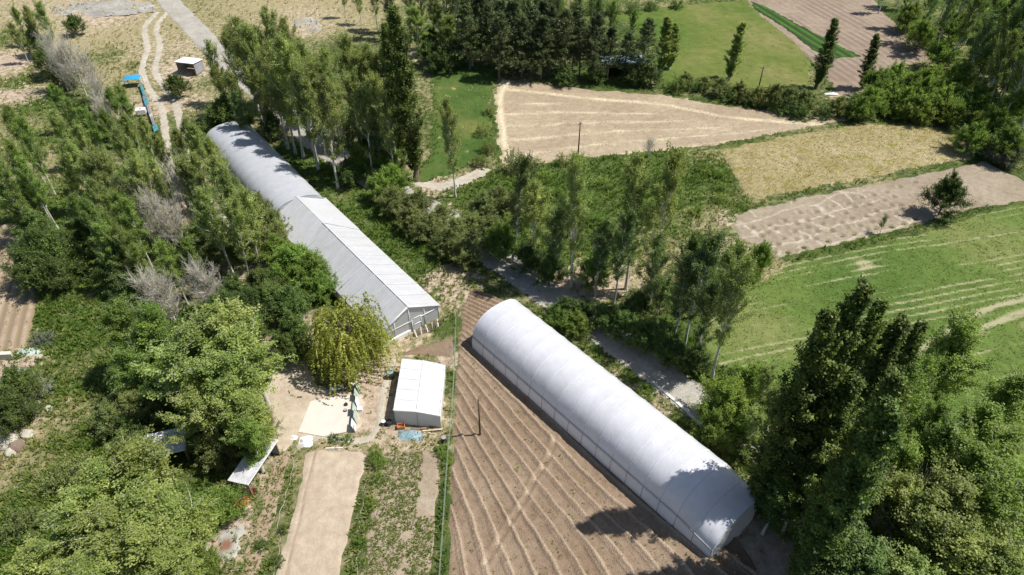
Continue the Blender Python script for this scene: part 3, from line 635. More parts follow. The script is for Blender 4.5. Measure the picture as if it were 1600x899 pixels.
plant('at the foot of the pine belt', 'round', [(665, 62, 6), (690, 72, 6), (712, 60, 6), (672, 42, 6), (1000, 95, 5), (1020, 100, 4.5), (930, 100, 4), (885, 105, 4)])
plant('at the top edge above the meadow', 'dbush', [(870, 0, 4), (900, -2, 4), (930, 0, 3.5), (960, 0, 3.5), (990, 2, 3), (1020, -2, 3), (1060, -5, 3)])
plant('beside the pine belt at the meadow edge', 'lightcol', [(1032, 112, 25, 1.9), (1045, 108, 35, 1.6)], 'B')
plant('in the hedge between stubble field and meadow', 'lightcol', [(1138, 125, 36, 1.7)], 'B')
plant('in the hedge near the vegetable rows', 'lombardy', [(1275, 138, 28, 1.8), (1345, 140, 55, 1.6)], 'B')
plant('in the hedge above the stubble field', 'oround', [(1075, 112, 3.6), (1105, 118, 3.2), (1130, 120, 4), (1160, 128, 4), (1190, 135, 4), (1215, 130, 5), (1240, 135, 5), (1265, 140, 5), (1315, 150, 4), (1340, 148, 4)])
plant('in the hedge above the stubble field', 'dbush', [(1060, 118, 3.4), (1090, 124, 2.6), (1145, 135, 3), (1175, 140, 3), (1225, 148, 3.6), (1255, 155, 3.8), (1290, 160, 3), (1330, 160, 3)])
plant('bunched at the stubble field tip', 'fround', [(1380, 105, 7), (1405, 98, 7), (1430, 112, 7), (1395, 128, 6), (1420, 135, 6), (1370, 135, 6), (1455, 120, 7), (1480, 135, 7), (1445, 145, 6), (1500, 130, 7), (1465, 100, 7), (1350, 150, 5), (1410, 155, 4), (1500, 160, 5)])
plant('in the top right corner wood', 'fpoplar', [(1372, 22, -55), (1402, 45, -45), (1432, 68, -35), (1458, 88, -30), (1482, 105, -20), (1505, 125, -5), (1530, 150, 10), (1525, 185, 45), (1560, 205, 55), (1592, 235, 60), (1545, 160, -10), (1580, 190, 10), (1560, 130, -30), (1600, 160, -20), (1590, 110, -50), (1545, 95, -60), (1505, 70, -80), (1460, 45, -80), (1420, 15, -90), (1620, 220, 30), (1575, 165, 20), (1515, 110, -25)], 'B')
plant('in the top right corner wood', 'dpoplar', [(1495, 145, 20), (1550, 185, 40), (1585, 215, 60), (1475, 75, -50), (1535, 125, -20), (1610, 190, 0), (1440, 45, -70), (1400, 10, -80), (1360, -5, -80)], 'B')
plant('low inside the top right corner wood', 'fround', [(1480, 60, 7), (1510, 95, 7), (1540, 130, 7), (1570, 165, 7), (1590, 195, 7), (1450, 30, 7), (1530, 190, 6), (1555, 60, 8), (1590, 90, 8), (1500, 20, 8), (1560, 10, 8), (1600, 30, 8), (1430, 5, 7), (1600, 140, 7)])
plant('at the wood edge beside the dug plot', 'sround', [(1568, 208, 5), (1590, 215, 5), (1580, 232, 3.5), (1560, 195, 3.5)])
plant('in the row right of the road', 'poplar', [(893, 450, 236, 2.1), (978, 452, 238, 2.2), (1016, 462, 236, 2.2), (1113, 590, 378, 2.1), (712, 308, 148, 1.7), (832, 425, 275, 2.2)], 'B')
plant('in the row right of the road', 'dpoplar', [(1068, 548, 365, 2.2), (1048, 540, 395, 2), (800, 410, 238, 2), (958, 475, 320, 1.8), (1010, 505, 360, 1.9), (930, 462, 345, 1.8), (1085, 572, 440, 1.8), (862, 440, 320, 1.9)], 'B')
plant('in the row right of the road', 'dbroad', [(1095, 362, 10, 3.6), (1040, 430, 7, 2.8)])
plant('in the row right of the road', 'fround', [(1170, 400, 6, 2), (1198, 378, 6, 1.8), (1150, 380, 6, 1.8), (930, 400, 5), (820, 330, 6), (790, 350, 6)])
plant('along the road beside the white tunnel', 'oround', [(780, 290, 5), (755, 305, 5), (805, 300, 5), (770, 340, 5), (740, 335, 4)])
plant('along the road beside the white tunnel', 'round', [(890, 465, 4), (915, 470, 3), (945, 475, 4), (975, 485, 4.5), (1005, 500, 4.5), (1035, 505, 5), (1060, 530, 4), (1090, 545, 4), (830, 380, 5), (860, 400, 5), (1000, 455, 5)])
plant('along the road beside the white tunnel', 'fround', [(1145, 600, 7, 3.2), (1125, 640, 5), (1170, 655, 5), (880, 480, 3.2, 2.2), (905, 490, 3, 2), (1185, 570, 5)])
plant('left of the dark columnar stand', 'poplar', [(1205, 570, 8), (1220, 610, 8), (1190, 640, 8)])
plant('in the dark stand right of the tunnel', 'lombardy', [(1356, 450, 29, 1.9), (1380, 464, 27, 1.7), (1310, 482, 27, 2.0), (1410, 502, 25, 1.8), (1440, 497, 23, 1.6), (1288, 545, 22, 1.7), (1268, 620, 17, 1.6), (1335, 590, 21, 1.7), (1240, 680, 13, 1.5), (1405, 590, 26, 1.9)])
plant('in the dark stand right of the tunnel', 'lombardy', [(25.5, 30, 27, 2.0), (24.3, 27, 27, 2.0)], 'W')
plant('in the dark stand right of the tunnel', 'dpoplar', [(1365, 620, 17, 2.4), (1310, 700, 13, 2.2), (1385, 690, 15, 2.4), (1330, 770, 11, 2.2), (1225, 760, 8, 1.8)])
plant('in the dark stand right of the tunnel', 'fpoplar', [(1345, 660, 16, 2.2), (1270, 735, 10, 2.0), (1430, 560, 17, 2.4)])
plant('behind the dark stand near the green field', 'fpoplar', [(1528, 497, 16, 3), (1505, 530, 14, 2.6), (1470, 560, 14), (1440, 600, 14), (1485, 620, 13)])
plant('in the bottom right corner wood', 'fpoplar', [(1600, 590, 14, 2.8), (1560, 640, 14, 2.8), (1592, 690, 15, 3), (1525, 690, 15, 3), (1570, 750, 15, 3), (1615, 740, 15, 3), (1480, 650, 14, 2.4), (1440, 700, 13, 2.2)])
plant('in the bottom right corner wood', 'bare', [(1395, 800, 11, 2), (1465, 730, 12, 2)])
plant('in the bottom right corner wood', 'poplar', [(1500, 760, 15, 3), (1450, 790, 14, 3), (1560, 820, 15, 3), (1410, 740, 14, 2.6), (1430, 860, 13, 2.8), (1510, 850, 14, 3), (1600, 880, 14, 3), (1550, 920, 13, 3)])
plant('in the bottom right corner wood', 'dpoplar', [(1375, 860, 12, 2.6), (1330, 850, 11, 2.4), (1400, 920, 12, 2.6), (1300, 900, 9, 2.4), (1345, 920, 11, 2.4)])
plant('on bare soil at the white tunnel end', 'bush', [(1235, 815, 1.6)])
# left belt
plant('in the upper left wood', 'fpoplar', [(20, 10, 9), (55, 2, 12), (40, 30, 8), (78, 125, 10), (165, 135, 10), (100, 150, 10), (130, 165, 12), (160, 170, 12), (185, 150, 10), (60, 60, 9)])
plant('in the upper left wood', 'poplar', [(15, 35, 9), (38, 8, 11), (75, 170, 11), (182, 130, 9), (195, 175, 10), (218, 185, 10), (175, 200, 12), (240, 205, 10), (285, 178, 12), (305, 190, 13), (325, 215, 13), (270, 200, 11), (120, 195, 12), (100, 215, 13), (150, 230, 13), (200, 230, 13), (90, 240, 10)])
plant('in the upper left wood', 'bare', [(62, 42, 13, 2.6), (92, 48, 13, 2.6), (122, 66, 12, 2.6), (138, 112, 11, 2.2), (80, 66, 11, 2.2), (150, 140, 10, 2)])
plant('in the upper left wood', 'round', [(108, 22, 5), (270, 115, 5), (85, 95, 6), (60, 75, 6), (45, 45, 6), (120, 155, 6)])
plant('at the left picture edge', 'fpoplar', [(5, 160, 14), (22, 180, 14), (12, 215, 14), (30, 240, 13), (-10, 250, 14), (0, 290, 10), (40, 285, 8)])
plant('at the left picture edge', 'round', [(45, 355, 8), (70, 370, 7), (30, 385, 7), (60, 400, 6), (40, 330, 6), (10, 580, 5), (-5, 620, 5)])
plant('in the middle left wood', 'poplar', [(160, 235, 13), (185, 255, 13), (212, 240, 14), (235, 250, 13), (280, 245, 14), (300, 235, 15), (330, 245, 15), (350, 262, 15), (365, 290, 14), (320, 290, 15), (345, 310, 14), (120, 245, 12), (140, 275, 13), (375, 320, 11)])
plant('in the middle left wood', 'fpoplar', [(110, 300, 11), (140, 310, 12), (165, 295, 12), (190, 310, 12), (150, 350, 11), (185, 350, 11), (160, 330, 11), (205, 380, 9), (250, 370, 11), (285, 370, 10)])
plant('in the middle left wood', 'bare', [(195, 265, 12, 2.6), (225, 290, 11, 2.4), (262, 240, 14, 2.6), (255, 300, 11, 2.4), (215, 415, 9, 2.6), (240, 425, 9, 2.4), (300, 402, 9, 2.4), (318, 412, 8, 2.2), (228, 440, 8, 2.2)])
plant('in the middle left wood', 'dbroad', [(120, 330, 7), (170, 380, 8), (340, 345, 7), (305, 335, 8), (360, 430, 6), (200, 430, 7)])
plant('against the left side of the greenhouses', 'oround', [(395, 305, 5.5), (415, 325, 5.5), (370, 355, 6), (395, 350, 6), (430, 345, 4.5)])
plant('against the left side of the greenhouses', 'fround', [(455, 382, 6.5, 3.4), (485, 400, 5.5, 3), (430, 370, 5.5, 2.8), (495, 425, 4.5, 2.4), (465, 415, 5, 2.6)])
plant('against the left side of the greenhouses', 'round', [(452, 492, 6.5, 2.6), (445, 520, 5, 2.2), (400, 420, 6), (385, 450, 6), (420, 445, 6), (370, 480, 6), (440, 450, 6), (345, 455, 7)])
plant('beside the white gabled greenhouse and the yard', 'willow', [(531, 474, 10, 5.2)])
plant('in the lower wood beside the yard', 'lbroad', [(335, 475, 14, 3.6), (295, 500, 13, 3.4), (372, 505, 13, 3.4), (262, 530, 12, 3.4), (330, 560, 12, 3.4), (290, 610, 10, 2.8), (352, 600, 10, 2.6), (385, 625, 9, 2.4)])
plant('in the lower wood beside the yard', 'fpoplar', [(378, 655, 8.5, 2.0), (178, 472, 11, 2.4), (210, 500, 11, 2.4), (195, 540, 9, 2.4), (238, 480, 12, 2.4)])
plant('in the lower wood beside the yard', 'dbroad', [(175, 570, 4, 2), (230, 600, 5, 2.2), (170, 615, 4, 2), (300, 660, 5, 2.2), (190, 650, 4, 2)])
plant('in the lower wood beside the yard', 'oround', [(165, 632, 4.5, 2.2), (195, 612, 5, 2.4), (330, 670, 5, 2.4), (400, 645, 4, 2)])
plant('in the bottom left corner', 'lbroad', [(205, 692, 11, 3.2), (165, 715, 10, 3), (120, 765, 9, 3), (215, 750, 10, 3.2), (245, 790, 9, 3), (165, 800, 9, 3.2), (95, 815, 8, 2.8), (205, 840, 9, 3.2), (290, 800, 7, 2.6), (130, 870, 8, 3), (250, 870, 8, 3), (50, 850, 7, 2.6)])
plant('in the bottom left corner', 'fround', [(335, 765, 4.5, 2.2), (315, 780, 4, 2), (100, 905, 5, 2.4), (310, 870, 4, 2)])
plant('in the bottom left corner', 'obush', [(110, 715, 3), (85, 730, 3), (20, 800, 3)])
plant('alone on the dug plot edge', 'round', [(1497, 274, 7.2, 3.1)])
plant('left of the lone round tree', 'sapling', [(1388, 334, 3.6)])
plant('on the stubble field edge', 'bare', [(1018, 212, 4.2, 1.3)])
plant('on the grass verge beside the white tunnel', 'bush', [(1010, 600, 1.8), (1045, 655, 1.2), (1060, 645, 1.2), (985, 582, 1.2), (1075, 680, 1.6)])
plant('in the strips between the garden plots', 'bush', [(585, 705, 1.3, 1), (592, 718, 1.2, 1), (588, 740, 1.2, .9), (690, 695, 1.3, 1), (695, 712, 1.3, .9), (580, 780, 1.1, .8), (560, 840, 1.1, .8)])
plant('on the weedy bank beside the plots', 'dbush', [(405, 845, 1.2, .8), (440, 820, 1, .7), (430, 870, 1, .8), (520, 680, .8, .9), (540, 682, .8, .9)])
plant('in rough grass at the left edge', 'sbush', [(25, 590, 2, 2.2), (48, 600, 1.8, 2), (10, 600, 2, 2), (60, 520, 1.6, 1.6)])
plant('around the left end of the stubble field', 'obush', [(752, 190, 3, 1.6), (760, 215, 3, 1.6), (765, 160, 2.6, 1.5), (800, 232, 4.5, 1.8), (750, 240, 2.6, 1.6), (835, 245, 2, 1.6), (880, 240, 2.4, 1.6), (905, 238, 2.2, 1.6)])
plant('in the overgrown meadow', 'bush', [(1125, 262, 1.8), (1132, 285, 1.8), (1128, 300, 1.8), (1100, 255, 1.6), (1050, 265, 2), (940, 275, 2), (870, 290, 2.2), (850, 265, 2), (1090, 320, 1.6), (1060, 310, 1.6), (930, 330, 2), (910, 300, 2)])

CNT = {}
for t in TREES: CNT.setdefault((t[0], LOOK[t[1]][5]), []).append(t)
for (cl, words), L in CNT.items():
    L.sort(key=lambda t: proj(t[2], t[3], t[4])[0])
    for i, (c_, lk, x, y, hh, rad) in enumerate(L):
        shp, leaf, bk, nm, cat, wd = LOOK[lk]; h0, r0 = BASE[shp]; nv = sum(1 for k in PR if k[0] == shp)
        v = int(rng.integers(nv)); tr, cr = PR[shp, v]
        if len(L) == 1: lab = f'{wd} {cl}'
        else: lab = f'{wd}, {ORD[i]} from left {cl}'
        e = empty(nm, (x, y, -.12 if 1 else 0), rng.random()*6.28, label=lab, cat=cat, group=(f'{cat}s {cl}' if len(L) > 1 else None))
        zs = hh/h0; rs = rad/r0; e.scale = (rs, rs, zs)
        if shp == 'poplar': e.rotation_euler = (rng.normal(0, .035), rng.normal(0, .035), e.rotation_euler.z)
        for me_, mt_ in ((tr, BK[bk]), (cr, LM[leaf])):
            o = bpy.data.objects.new(me_.name.split('.')[0], me_); COL.objects.link(o); o.parent = e
            if not me_.materials: me_.materials.append(None)
            o.material_slots[0].link = 'OBJECT'; o.material_slots[0].material = mt_


# ------------------------------------------------------------------ greenhouses
def film_mat(name, col, tr=.25, rough=.4, wr=.3, sc=1.2):
    m, n, b = newmat(name, rough, .5); f = nz(n, sc, 5, .65); g = nz(n, .35, 3, .5)
    c = ramp(n, f, [(.3, tuple(x*.9 for x in col)), (.7, col)]); c = mix(n, mr(n, g, .35, .65, 0, .5), c, mix(n, 1.0, c, (.93, .92, .88), 'MULTIPLY'))
    n.links.new(c, b.inputs['Base Color'])
    w_ = n.nodes.new('ShaderNodeTexNoise'); w_.inputs['Scale'].default_value = 1.6; w_.inputs['Detail'].default_value = 5; w_.inputs['Distortion'].default_value = 1.5
    mp = n.nodes.new('ShaderNodeMapping'); tc = n.nodes.new('ShaderNodeTexCoord'); mp.inputs['Scale'].default_value = (3.2, .35, .5)
    n.links.new(tc.outputs['Object'], mp.inputs[0]); n.links.new(mp.outputs[0], w_.inputs['Vector']); bump(n, b, w_.outputs['Fac'], wr, .12)
    t = n.nodes.new('ShaderNodeBsdfTranslucent'); n.links.new(c, t.inputs[0]); ms = n.nodes.new('ShaderNodeMixShader'); ms.inputs[0].default_value = tr
    n.links.new(b.outputs[0], ms.inputs[1]); n.links.new(t.outputs[0], ms.inputs[2]); n.links.new(ms.outputs[0], n.nodes['Material Output'].inputs[0])
    return m
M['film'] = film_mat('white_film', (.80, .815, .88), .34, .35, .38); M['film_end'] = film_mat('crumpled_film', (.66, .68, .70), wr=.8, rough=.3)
M['net'] = film_mat('grey_shade_net', (.47, .49, .53), .15, .6, .08); M['gfilm'] = film_mat('greyish_film', (.64, .65, .67), .3, .45, .15); M['gable'] = film_mat('gable_film', (.80, .81, .82), .6, .4, .2)
M['wfilm'] = film_mat('bright_film', (.66, .67, .69), .25, .4, .2); M['bfilm'] = film_mat('new_film', (.80, .80, .82), .2, .4, .25); M['steel'] = plain('galvanised_steel', (.42, .42, .43), .45, .2, 3, .6); M['hoop'] = plain('hoop_tube', (.60, .61, .65), .5, .1); M['white_paint'] = plain('white_paint', (.75, .75, .74), .5, .12, 3)
M['wood'] = plain('weathered_wood', (.26, .19, .13), .85, .4, 4); M['pole'] = plain('pole_wood', (.13, .09, .06), .9, .3, 4); M['earth'] = plain('packed_earth', (.25, .18, .12), .95, .3, 3)
def frame_at(p, d):
    return (float(p[0]), float(p[1]), 0.0), math.atan2(d[1], d[0])
def tunnel(name, label, p0, d, L, Wd, Ht, mat, endmat, bays, group, zfar=None, pn=.72, wr=.03, endz=None, nearend=True, farend=True, rail=True):
    """local x along the length from the far end, y to the left (0 .. Wd, negative side handled by caller), z up"""
    loc, rz = frame_at(p0, d); root = empty(name, loc, rz, label=label, cat='greenhouse', group=group)
    nx, na = bays*8, 44; u = np.linspace(0, 1, nx+1); a = np.linspace(0, pi, na+1); U, A = np.meshgrid(u, a, indexing='ij')
    def surf(U, A, off=0.):
        x = U*L; hz = Ht if endz is None else Ht-(Ht-endz)*ss(U, 1-2.2/bays, 1)
        ca, sa = np.cos(A), np.abs(np.sin(A)); y = Wd/2-(Wd/2)*np.sign(ca)*np.abs(ca)**.80; z = hz*sa**pn
        sag = .035*np.sin(pi*U*bays)**2*(sa**.6)+wr*(fbm(x*1.3+7, A*3, 201)-.5)*2*sa
        if endz is not None: sag = sag+.28*ss(U, 1-1.6/bays, 1)*(fbm(x*.9, A*4.5, 205)-.35)*sa
        cy, cz = y-Wd/2, z*.8; r = np.hypot(cy, cz)+1e-6; s_ = sag-off
        return np.stack([x, y-cy/r*s_, np.maximum(z-z/(np.hypot(cy, z)+1e-6)*s_, 0)], -1)
    V = surf(U, A); idx = np.arange(V.shape[0]*V.shape[1]).reshape(V.shape[:2])
    F = np.stack([idx[:-1, :-1], idx[1:, :-1], idx[1:, 1:], idx[:-1, 1:]], -1).reshape(-1, 4)
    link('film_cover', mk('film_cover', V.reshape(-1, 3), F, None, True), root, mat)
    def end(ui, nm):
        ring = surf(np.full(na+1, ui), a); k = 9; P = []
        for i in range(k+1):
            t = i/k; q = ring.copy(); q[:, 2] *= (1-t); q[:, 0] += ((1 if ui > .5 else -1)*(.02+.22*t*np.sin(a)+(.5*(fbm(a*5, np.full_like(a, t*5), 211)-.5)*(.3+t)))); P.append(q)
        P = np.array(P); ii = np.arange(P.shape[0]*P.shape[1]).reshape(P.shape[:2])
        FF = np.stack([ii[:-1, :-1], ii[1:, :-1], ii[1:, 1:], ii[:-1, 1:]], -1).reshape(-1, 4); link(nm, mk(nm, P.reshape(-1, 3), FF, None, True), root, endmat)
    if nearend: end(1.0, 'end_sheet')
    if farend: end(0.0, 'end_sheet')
    for b_ in range(bays+1):
        ring = surf(np.full(na+1, b_/bays), a, .0)
        mb = MB(); mb.tube([tuple(p) for p in ring[::2]], .036, 5); mb.build('hoop', M['hoop'] if mat is M['film'] else M['net'], root, True)
    if rail:
        ai = .30; ys = surf(u, np.full_like(u, ai), .06); mb = MB(); mb.tube([tuple(p) for p in ys], .045, 5); mb.build('rail', M['steel'], root, True)
        mb = MB(); mb.tube([tuple(p+np.array([0, -.02, -.22])) for p in ys], .028, 5); mb.build('rail', M['white_paint'], root, True)
        for b_ in range(bays+1):
            q = surf(np.array([b_/bays]), np.array([ai]), .08)[0]; mb = MB(); mb.tube([(q[0], -.06, 0), (q[0], q[1], q[2])], .025, 5); mb.build('post', M['steel'], root)
    # soil banked along the foot
    mb = MB(); mb.box((L/2, -.12, .04), (L, .28, .2)); mb.build('foot_board', M['earth'], root)
    mb = MB(); mb.box((L/2, Wd+.12, .04), (L, .28, .2)); mb.build('foot_board', M['earth'], root)
    return root
GLEN = float(np.linalg.norm(np.array(GC[1])-np.array(GC[0])))
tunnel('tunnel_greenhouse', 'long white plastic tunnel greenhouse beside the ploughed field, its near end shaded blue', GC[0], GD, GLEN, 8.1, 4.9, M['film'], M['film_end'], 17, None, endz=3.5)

NL, NR = np.array(at(594, 541)), np.array(at(688, 503)); RZ = 4.3; EZ = 2.1
r0_, r1_ = np.array(at(637, 479, RZ)), np.array(at(462, 307, RZ)); BD = (r1_-r0_)/np.linalg.norm(r1_-r0_); BL_ = float(np.linalg.norm(r1_-r0_)); BN = np.array([BD[1], -BD[0]])   # BN points right
WB = 8.5; mid = r0_; BO = mid-BN*WB/2
loc, rz = frame_at(BO, BD)      # local x to the far end, local -y to the right
gr = empty('gabled_greenhouse', loc, rz, label='white gabled plastic greenhouse with a framed door, joined to the grey arched one', cat='greenhouse')
def panel(name, a, b_, c, d_, nu, nv, sagf, mat, parent, off=0.):
    a, b_, c, d_ = map(lambda v: np.array(v, float), (a, b_, c, d_)); u = np.linspace(0, 1, nu+1)[:, None, None]; v = np.linspace(0, 1, nv+1)[None, :, None]
    P = (a*(1-u)+b_*u)*(1-v)+(d_*(1-u)+c*u)*v; N = np.cross(b_-a, d_-a); N = N/np.linalg.norm(N); N = N if N[2] >= -1e-6 else -N
    P = P-N*(sagf(u[..., 0], v[..., 0])[..., None])+N*off
    ii = np.arange((nu+1)*(nv+1)).reshape(nu+1, nv+1); FF = np.stack([ii[:-1, :-1], ii[1:, :-1], ii[1:, 1:], ii[:-1, 1:]], -1).reshape(-1, 4)
    return link(name, mk(name, P.reshape(-1, 3), FF, None, True), parent, mat)
nb_ = 16; sg = lambda u, v: .035*np.sin(pi*u*nb_)**2*np.sin(pi*np.clip(v, .0, 1))+.04*(fbm(u*40, v*3, 221)-.5)+.02*np.abs(np.sin(pi*u*nb_*3))
E_ = .25
panel('roof_sheet', (-E_, -WB/2, RZ), (BL_, -WB/2, RZ), (BL_, -WB-E_, EZ), (-E_, -WB-E_, EZ), 200, 14, sg, M['wfilm'], gr)
panel('roof_sheet', (-E_, -WB/2, RZ), (BL_, -WB/2, RZ), (BL_, E_, EZ), (-E_, E_, EZ), 200, 14, sg, M['gfilm'], gr)
panel('cover_sheet', (BL_*.72, -WB/2, RZ), (BL_+.1, -WB/2, RZ), (BL_+.1, E_+.02, EZ), (BL_*.66, E_+.02, EZ), 60, 14, lambda u, v: .03*(fbm(u*14, v*4, 231)-.5)+0*u, M['wfilm'], gr, .05)
panel('cover_sheet', (BL_*.72, -WB/2, RZ), (BL_+.1, -WB/2, RZ), (BL_+.1, -WB-E_-.02, EZ), (BL_*.66, -WB-E_-.02, EZ), 60, 14, lambda u, v: .03*(fbm(u*14, v*4, 235)-.5)+0*u, M['wfilm'], gr, .05)
panel('side_wall', (0, 0, 0), (BL_, 0, 0), (BL_, 0, EZ), (0, 0, EZ), 120, 6, lambda u, v: .05*np.sin(pi*u*nb_)**2+0*v, M['gfilm'], gr)
panel('side_wall', (0, -WB, 0), (BL_, -WB, 0), (BL_, -WB, EZ), (0, -WB, EZ), 120, 6, lambda u, v: .05*np.sin(pi*u*nb_)**2+0*v, M['gfilm'], gr)
for xx in (0.03, BL_-.03):
    mb = MB(); mb.add([(xx, 0, 0), (xx, -WB, 0), (xx, -WB, EZ), (xx, -WB/2, RZ-.04), (xx, 0, EZ)], [(0, 1, 2, 3, 4)]); mb.build('gable_wall', M['gable'], gr)
fx = -.02
def bars(name, L_, r, mat, par):
    mb = MB()
    for a, b_ in L_: mb.tube([a, b_], r, 6)
    return mb.build(name, mat, par, True)
bars('frame', [((fx, 0, 0), (fx, 0, EZ)), ((fx, -WB, 0), (fx, -WB, EZ)), ((fx, -WB/2, 0), (fx, -WB/2, RZ)), ((fx, 0, EZ), (fx, -WB/2, RZ)), ((fx, -WB, EZ), (fx, -WB/2, RZ)), ((fx, 0, 1.75), (fx, -WB, 1.75)), ((fx, -2.1, 0), (fx, -2.1, 3.1)), ((fx, -6.4, 0), (fx, -6.4, 3.1)), ((fx, 0, .45), (fx, -4, .45))], .05, M['white_paint'], gr)
dr_ = MB().box((-.07, -WB/2-.9, 1.0), (.04, 1.3, 1.95)).build('door', M['wfilm'], gr)
bars('door_frame', [((-.1, -WB/2-.25, 0), (-.1, -WB/2-.25, 2.05)), ((-.1, -WB/2-1.55, 0), (-.1, -WB/2-1.55, 2.05)), ((-.1, -WB/2-.25, 2.05), (-.1, -WB/2-1.55, 2.05)), ((-.1, -WB/2-.25, 1.0), (-.1, -WB/2-1.55, 1.0))], .045, M['white_paint'], dr_)
MB().box((-.14, -WB/2-.45, 1.05), (.04, .05, .16)).build('handle', M['steel'], dr_)
bars('ridge_bar', [((-E_, -WB/2, RZ+.03), (BL_, -WB/2, RZ+.03))], .05, M['white_paint'], gr)
MB().box((-.12, -2.1, .2), (.14, 4.2, .5)).build('base_sheet', M['white_paint'], gr)
for k in range(1, 12):
    x_ = BL_*k/12; bars('rafter', [((x_, .2, EZ+.07), (x_, -WB/2, RZ+.05)), ((x_, -WB/2, RZ+.05), (x_, -WB-.2, EZ+.07))], .016, M['hoop'], gr)
bars('rail', [((0, -1.3, 2.77), (BL_, -1.3, 2.77))], .03, M['hoop'], gr)
# arched greenhouse behind
a0 = BO+BD*(BL_-.3)+BN*(.0); apx = np.array(at(352, 192, 4.2)); ac = r1_-BD*.3
AD = (apx-ac)/np.linalg.norm(apx-ac); AL = float(np.linalg.norm(apx-ac)); AN = np.array([AD[1], -AD[0]]); WA = 9.0
far_r = apx+AN*WA/2      # far right corner; tunnel() runs from the far end towards us, +y = left of travel = right side of picture
tunnel('tunnel_greenhouse', 'grey shade-net arched greenhouse at the far end of the white gabled one', apx-AN*WA/2, -AD, AL, WA, 4.15, M['net'], M['net'], 14, None, rail=False, wr=.02)
# small white greenhouse
zc = 2.2; q = [at(615, 641, zc), at(687, 650, zc), at(695, 570, zc), at(629, 560, zc)]; q = [np.array(p) for p in q]
sh = empty('small_greenhouse', (float(q[0][0]), float(q[0][1]), 0), 0, label='small white sheeted greenhouse on the soil strip beside the wire fence', cat='greenhouse')
o_ = q[0]; Q3 = [np.array([*(p-o_), zc]) for p in q]; rf = (Q3[0]+Q3[1])/2+[0, 0, .16]; rb = (Q3[3]+Q3[2])/2+[0, 0, .16]
sgs = lambda u, v: .06*np.sin(pi*u*5)**2+.03*(fbm(u*9, v*6, 241)-.5)
panel('roof_sheet', rf, rb, Q3[3]+[-.08, 0, -.05], Q3[0]+[-.08, -.05, -.05], 40, 12, sgs, M['bfilm'], sh)
panel('roof_sheet', rf, rb, Q3[2]+[.08, 0, -.05], Q3[1]+[.08, -.05, -.05], 40, 12, sgs, M['bfilm'], sh)
G0 = [np.array([p[0], p[1], 0]) for p in Q3]
for i, j in ((0, 3), (1, 2)): panel('side_wall', G0[i], G0[j], Q3[j], Q3[i], 30, 6, lambda u, v: .05*np.sin(pi*u*5)**2+0*v, M['bfilm'], sh)
for i, j, rr in ((0, 1, rf), (3, 2, rb)):
    MB().add([G0[i], G0[j], Q3[j], rr-[0, 0, .03], Q3[i]], [(0, 1, 2, 3, 4)]).build('gable_wall', M['gable'], sh)
for p in G0+[(G0[0]+G0[1])/2]: MB().tube([p-[0, .04, 0], p+[0, -.04, zc]], .04, 6).build('post', M['steel'], sh)
mb = MB(); mb.tube([rf+[0, -.05, .03], rb+[0, 0, .03]], .035, 6); mb.build('ridge_bar', M['white_paint'], sh)
for k in range(6):
    t_ = k/5; A_, B_, R_ = Q3[0]*(1-t_)+Q3[3]*t_, Q3[1]*(1-t_)+Q3[2]*t_, rf*(1-t_)+rb*t_
    mb = MB(); mb.tube([A_+[-.05, 0, 0], R_+[0, 0, .02], B_+[.05, 0, 0]], .014, 5); mb.build('rafter', M['hoop'], sh)

# ------------------------------------------------------------------ poles and fences
def pole(px, py, top, lab, arm=True, w_=.11):
    x, y = at(px, py); hh = height_of(px, py, top); r = empty('utility_pole', (x, y, 0), .3, label=lab, cat='pole')
    MB().tube([(0, 0, -.2), (0.02, 0, hh*.5), (0, 0, hh)], [w_*1.25, w_*1.1, w_*.85], 8).build('shaft', M['pole'], r, True)
    if arm:
        MB().box((0, 0, hh-.35), (.7, .08, .1)).build('crossarm', M['pole'], r)
        for sx in (-.3, .3): MB().lathe([(.03, 0), (.05, .05), (.03, .1), (.045, .14), (.01, .17)], (sx, 0, hh-.3), 8).build('insulator', M['white_paint'], r, True)
pole(750, 680, 624, 'dark wooden pole standing in the ploughed field beside the white tunnel', False, .09)
pole(903, 244, 191, 'dark wooden pole on the lower edge of the stubble field')
pole(1184, 142, 104, 'dark wooden pole in the hedge above the stubble field')
fl = smooth_line(PP([(713, 498), (711, 560), (707, 640), (700, 720), (694, 810), (688, 899), (680, 990)]), 4)
fe = empty('wire_fence', (float(fl[0][0]), float(fl[0][1]), 0), 0, label='wire mesh fence with thin posts along the left edge of the ploughed field', cat='fence')
fo = fl[0]; cum = np.concatenate([[0], np.cumsum(np.linalg.norm(np.diff(fl, axis=0), axis=1))]); ns = int(cum[-1]/2.4)
FP = [np.array([np.interp(t, cum, fl[:, 0]), np.interp(t, cum, fl[:, 1])])-fo for t in np.linspace(0, cum[-1], ns)]
for p in FP: MB().tube([(p[0], p[1], -.1), (p[0]+rng.normal(0, .03), p[1], 1.45)], .035, 6).build('post', M['wood'], fe)
mb = MB()
for z in (.15, .45, .75, 1.05, 1.35): mb.tube([(p[0], p[1], z) for p in FP], .008, 3)
for a, b_ in zip(FP[:-1], FP[1:]):
    for k in range(1, 12): c_ = a+(b_-a)*k/12; mb.tube([(c_[0], c_[1], .12), (c_[0], c_[1], 1.35)], .006, 3)
mb.build('wire_mesh', plain('green_wire', (.25, .34, .27), .5, .1), fe)
pf = empty('board_fence', (*at(650, 526), 0), 0, label='short row of leaning weathered boards in front of the gabled greenhouse', cat='fence')
pa, pb = np.array(at(650, 526)), np.array(at(690, 507))
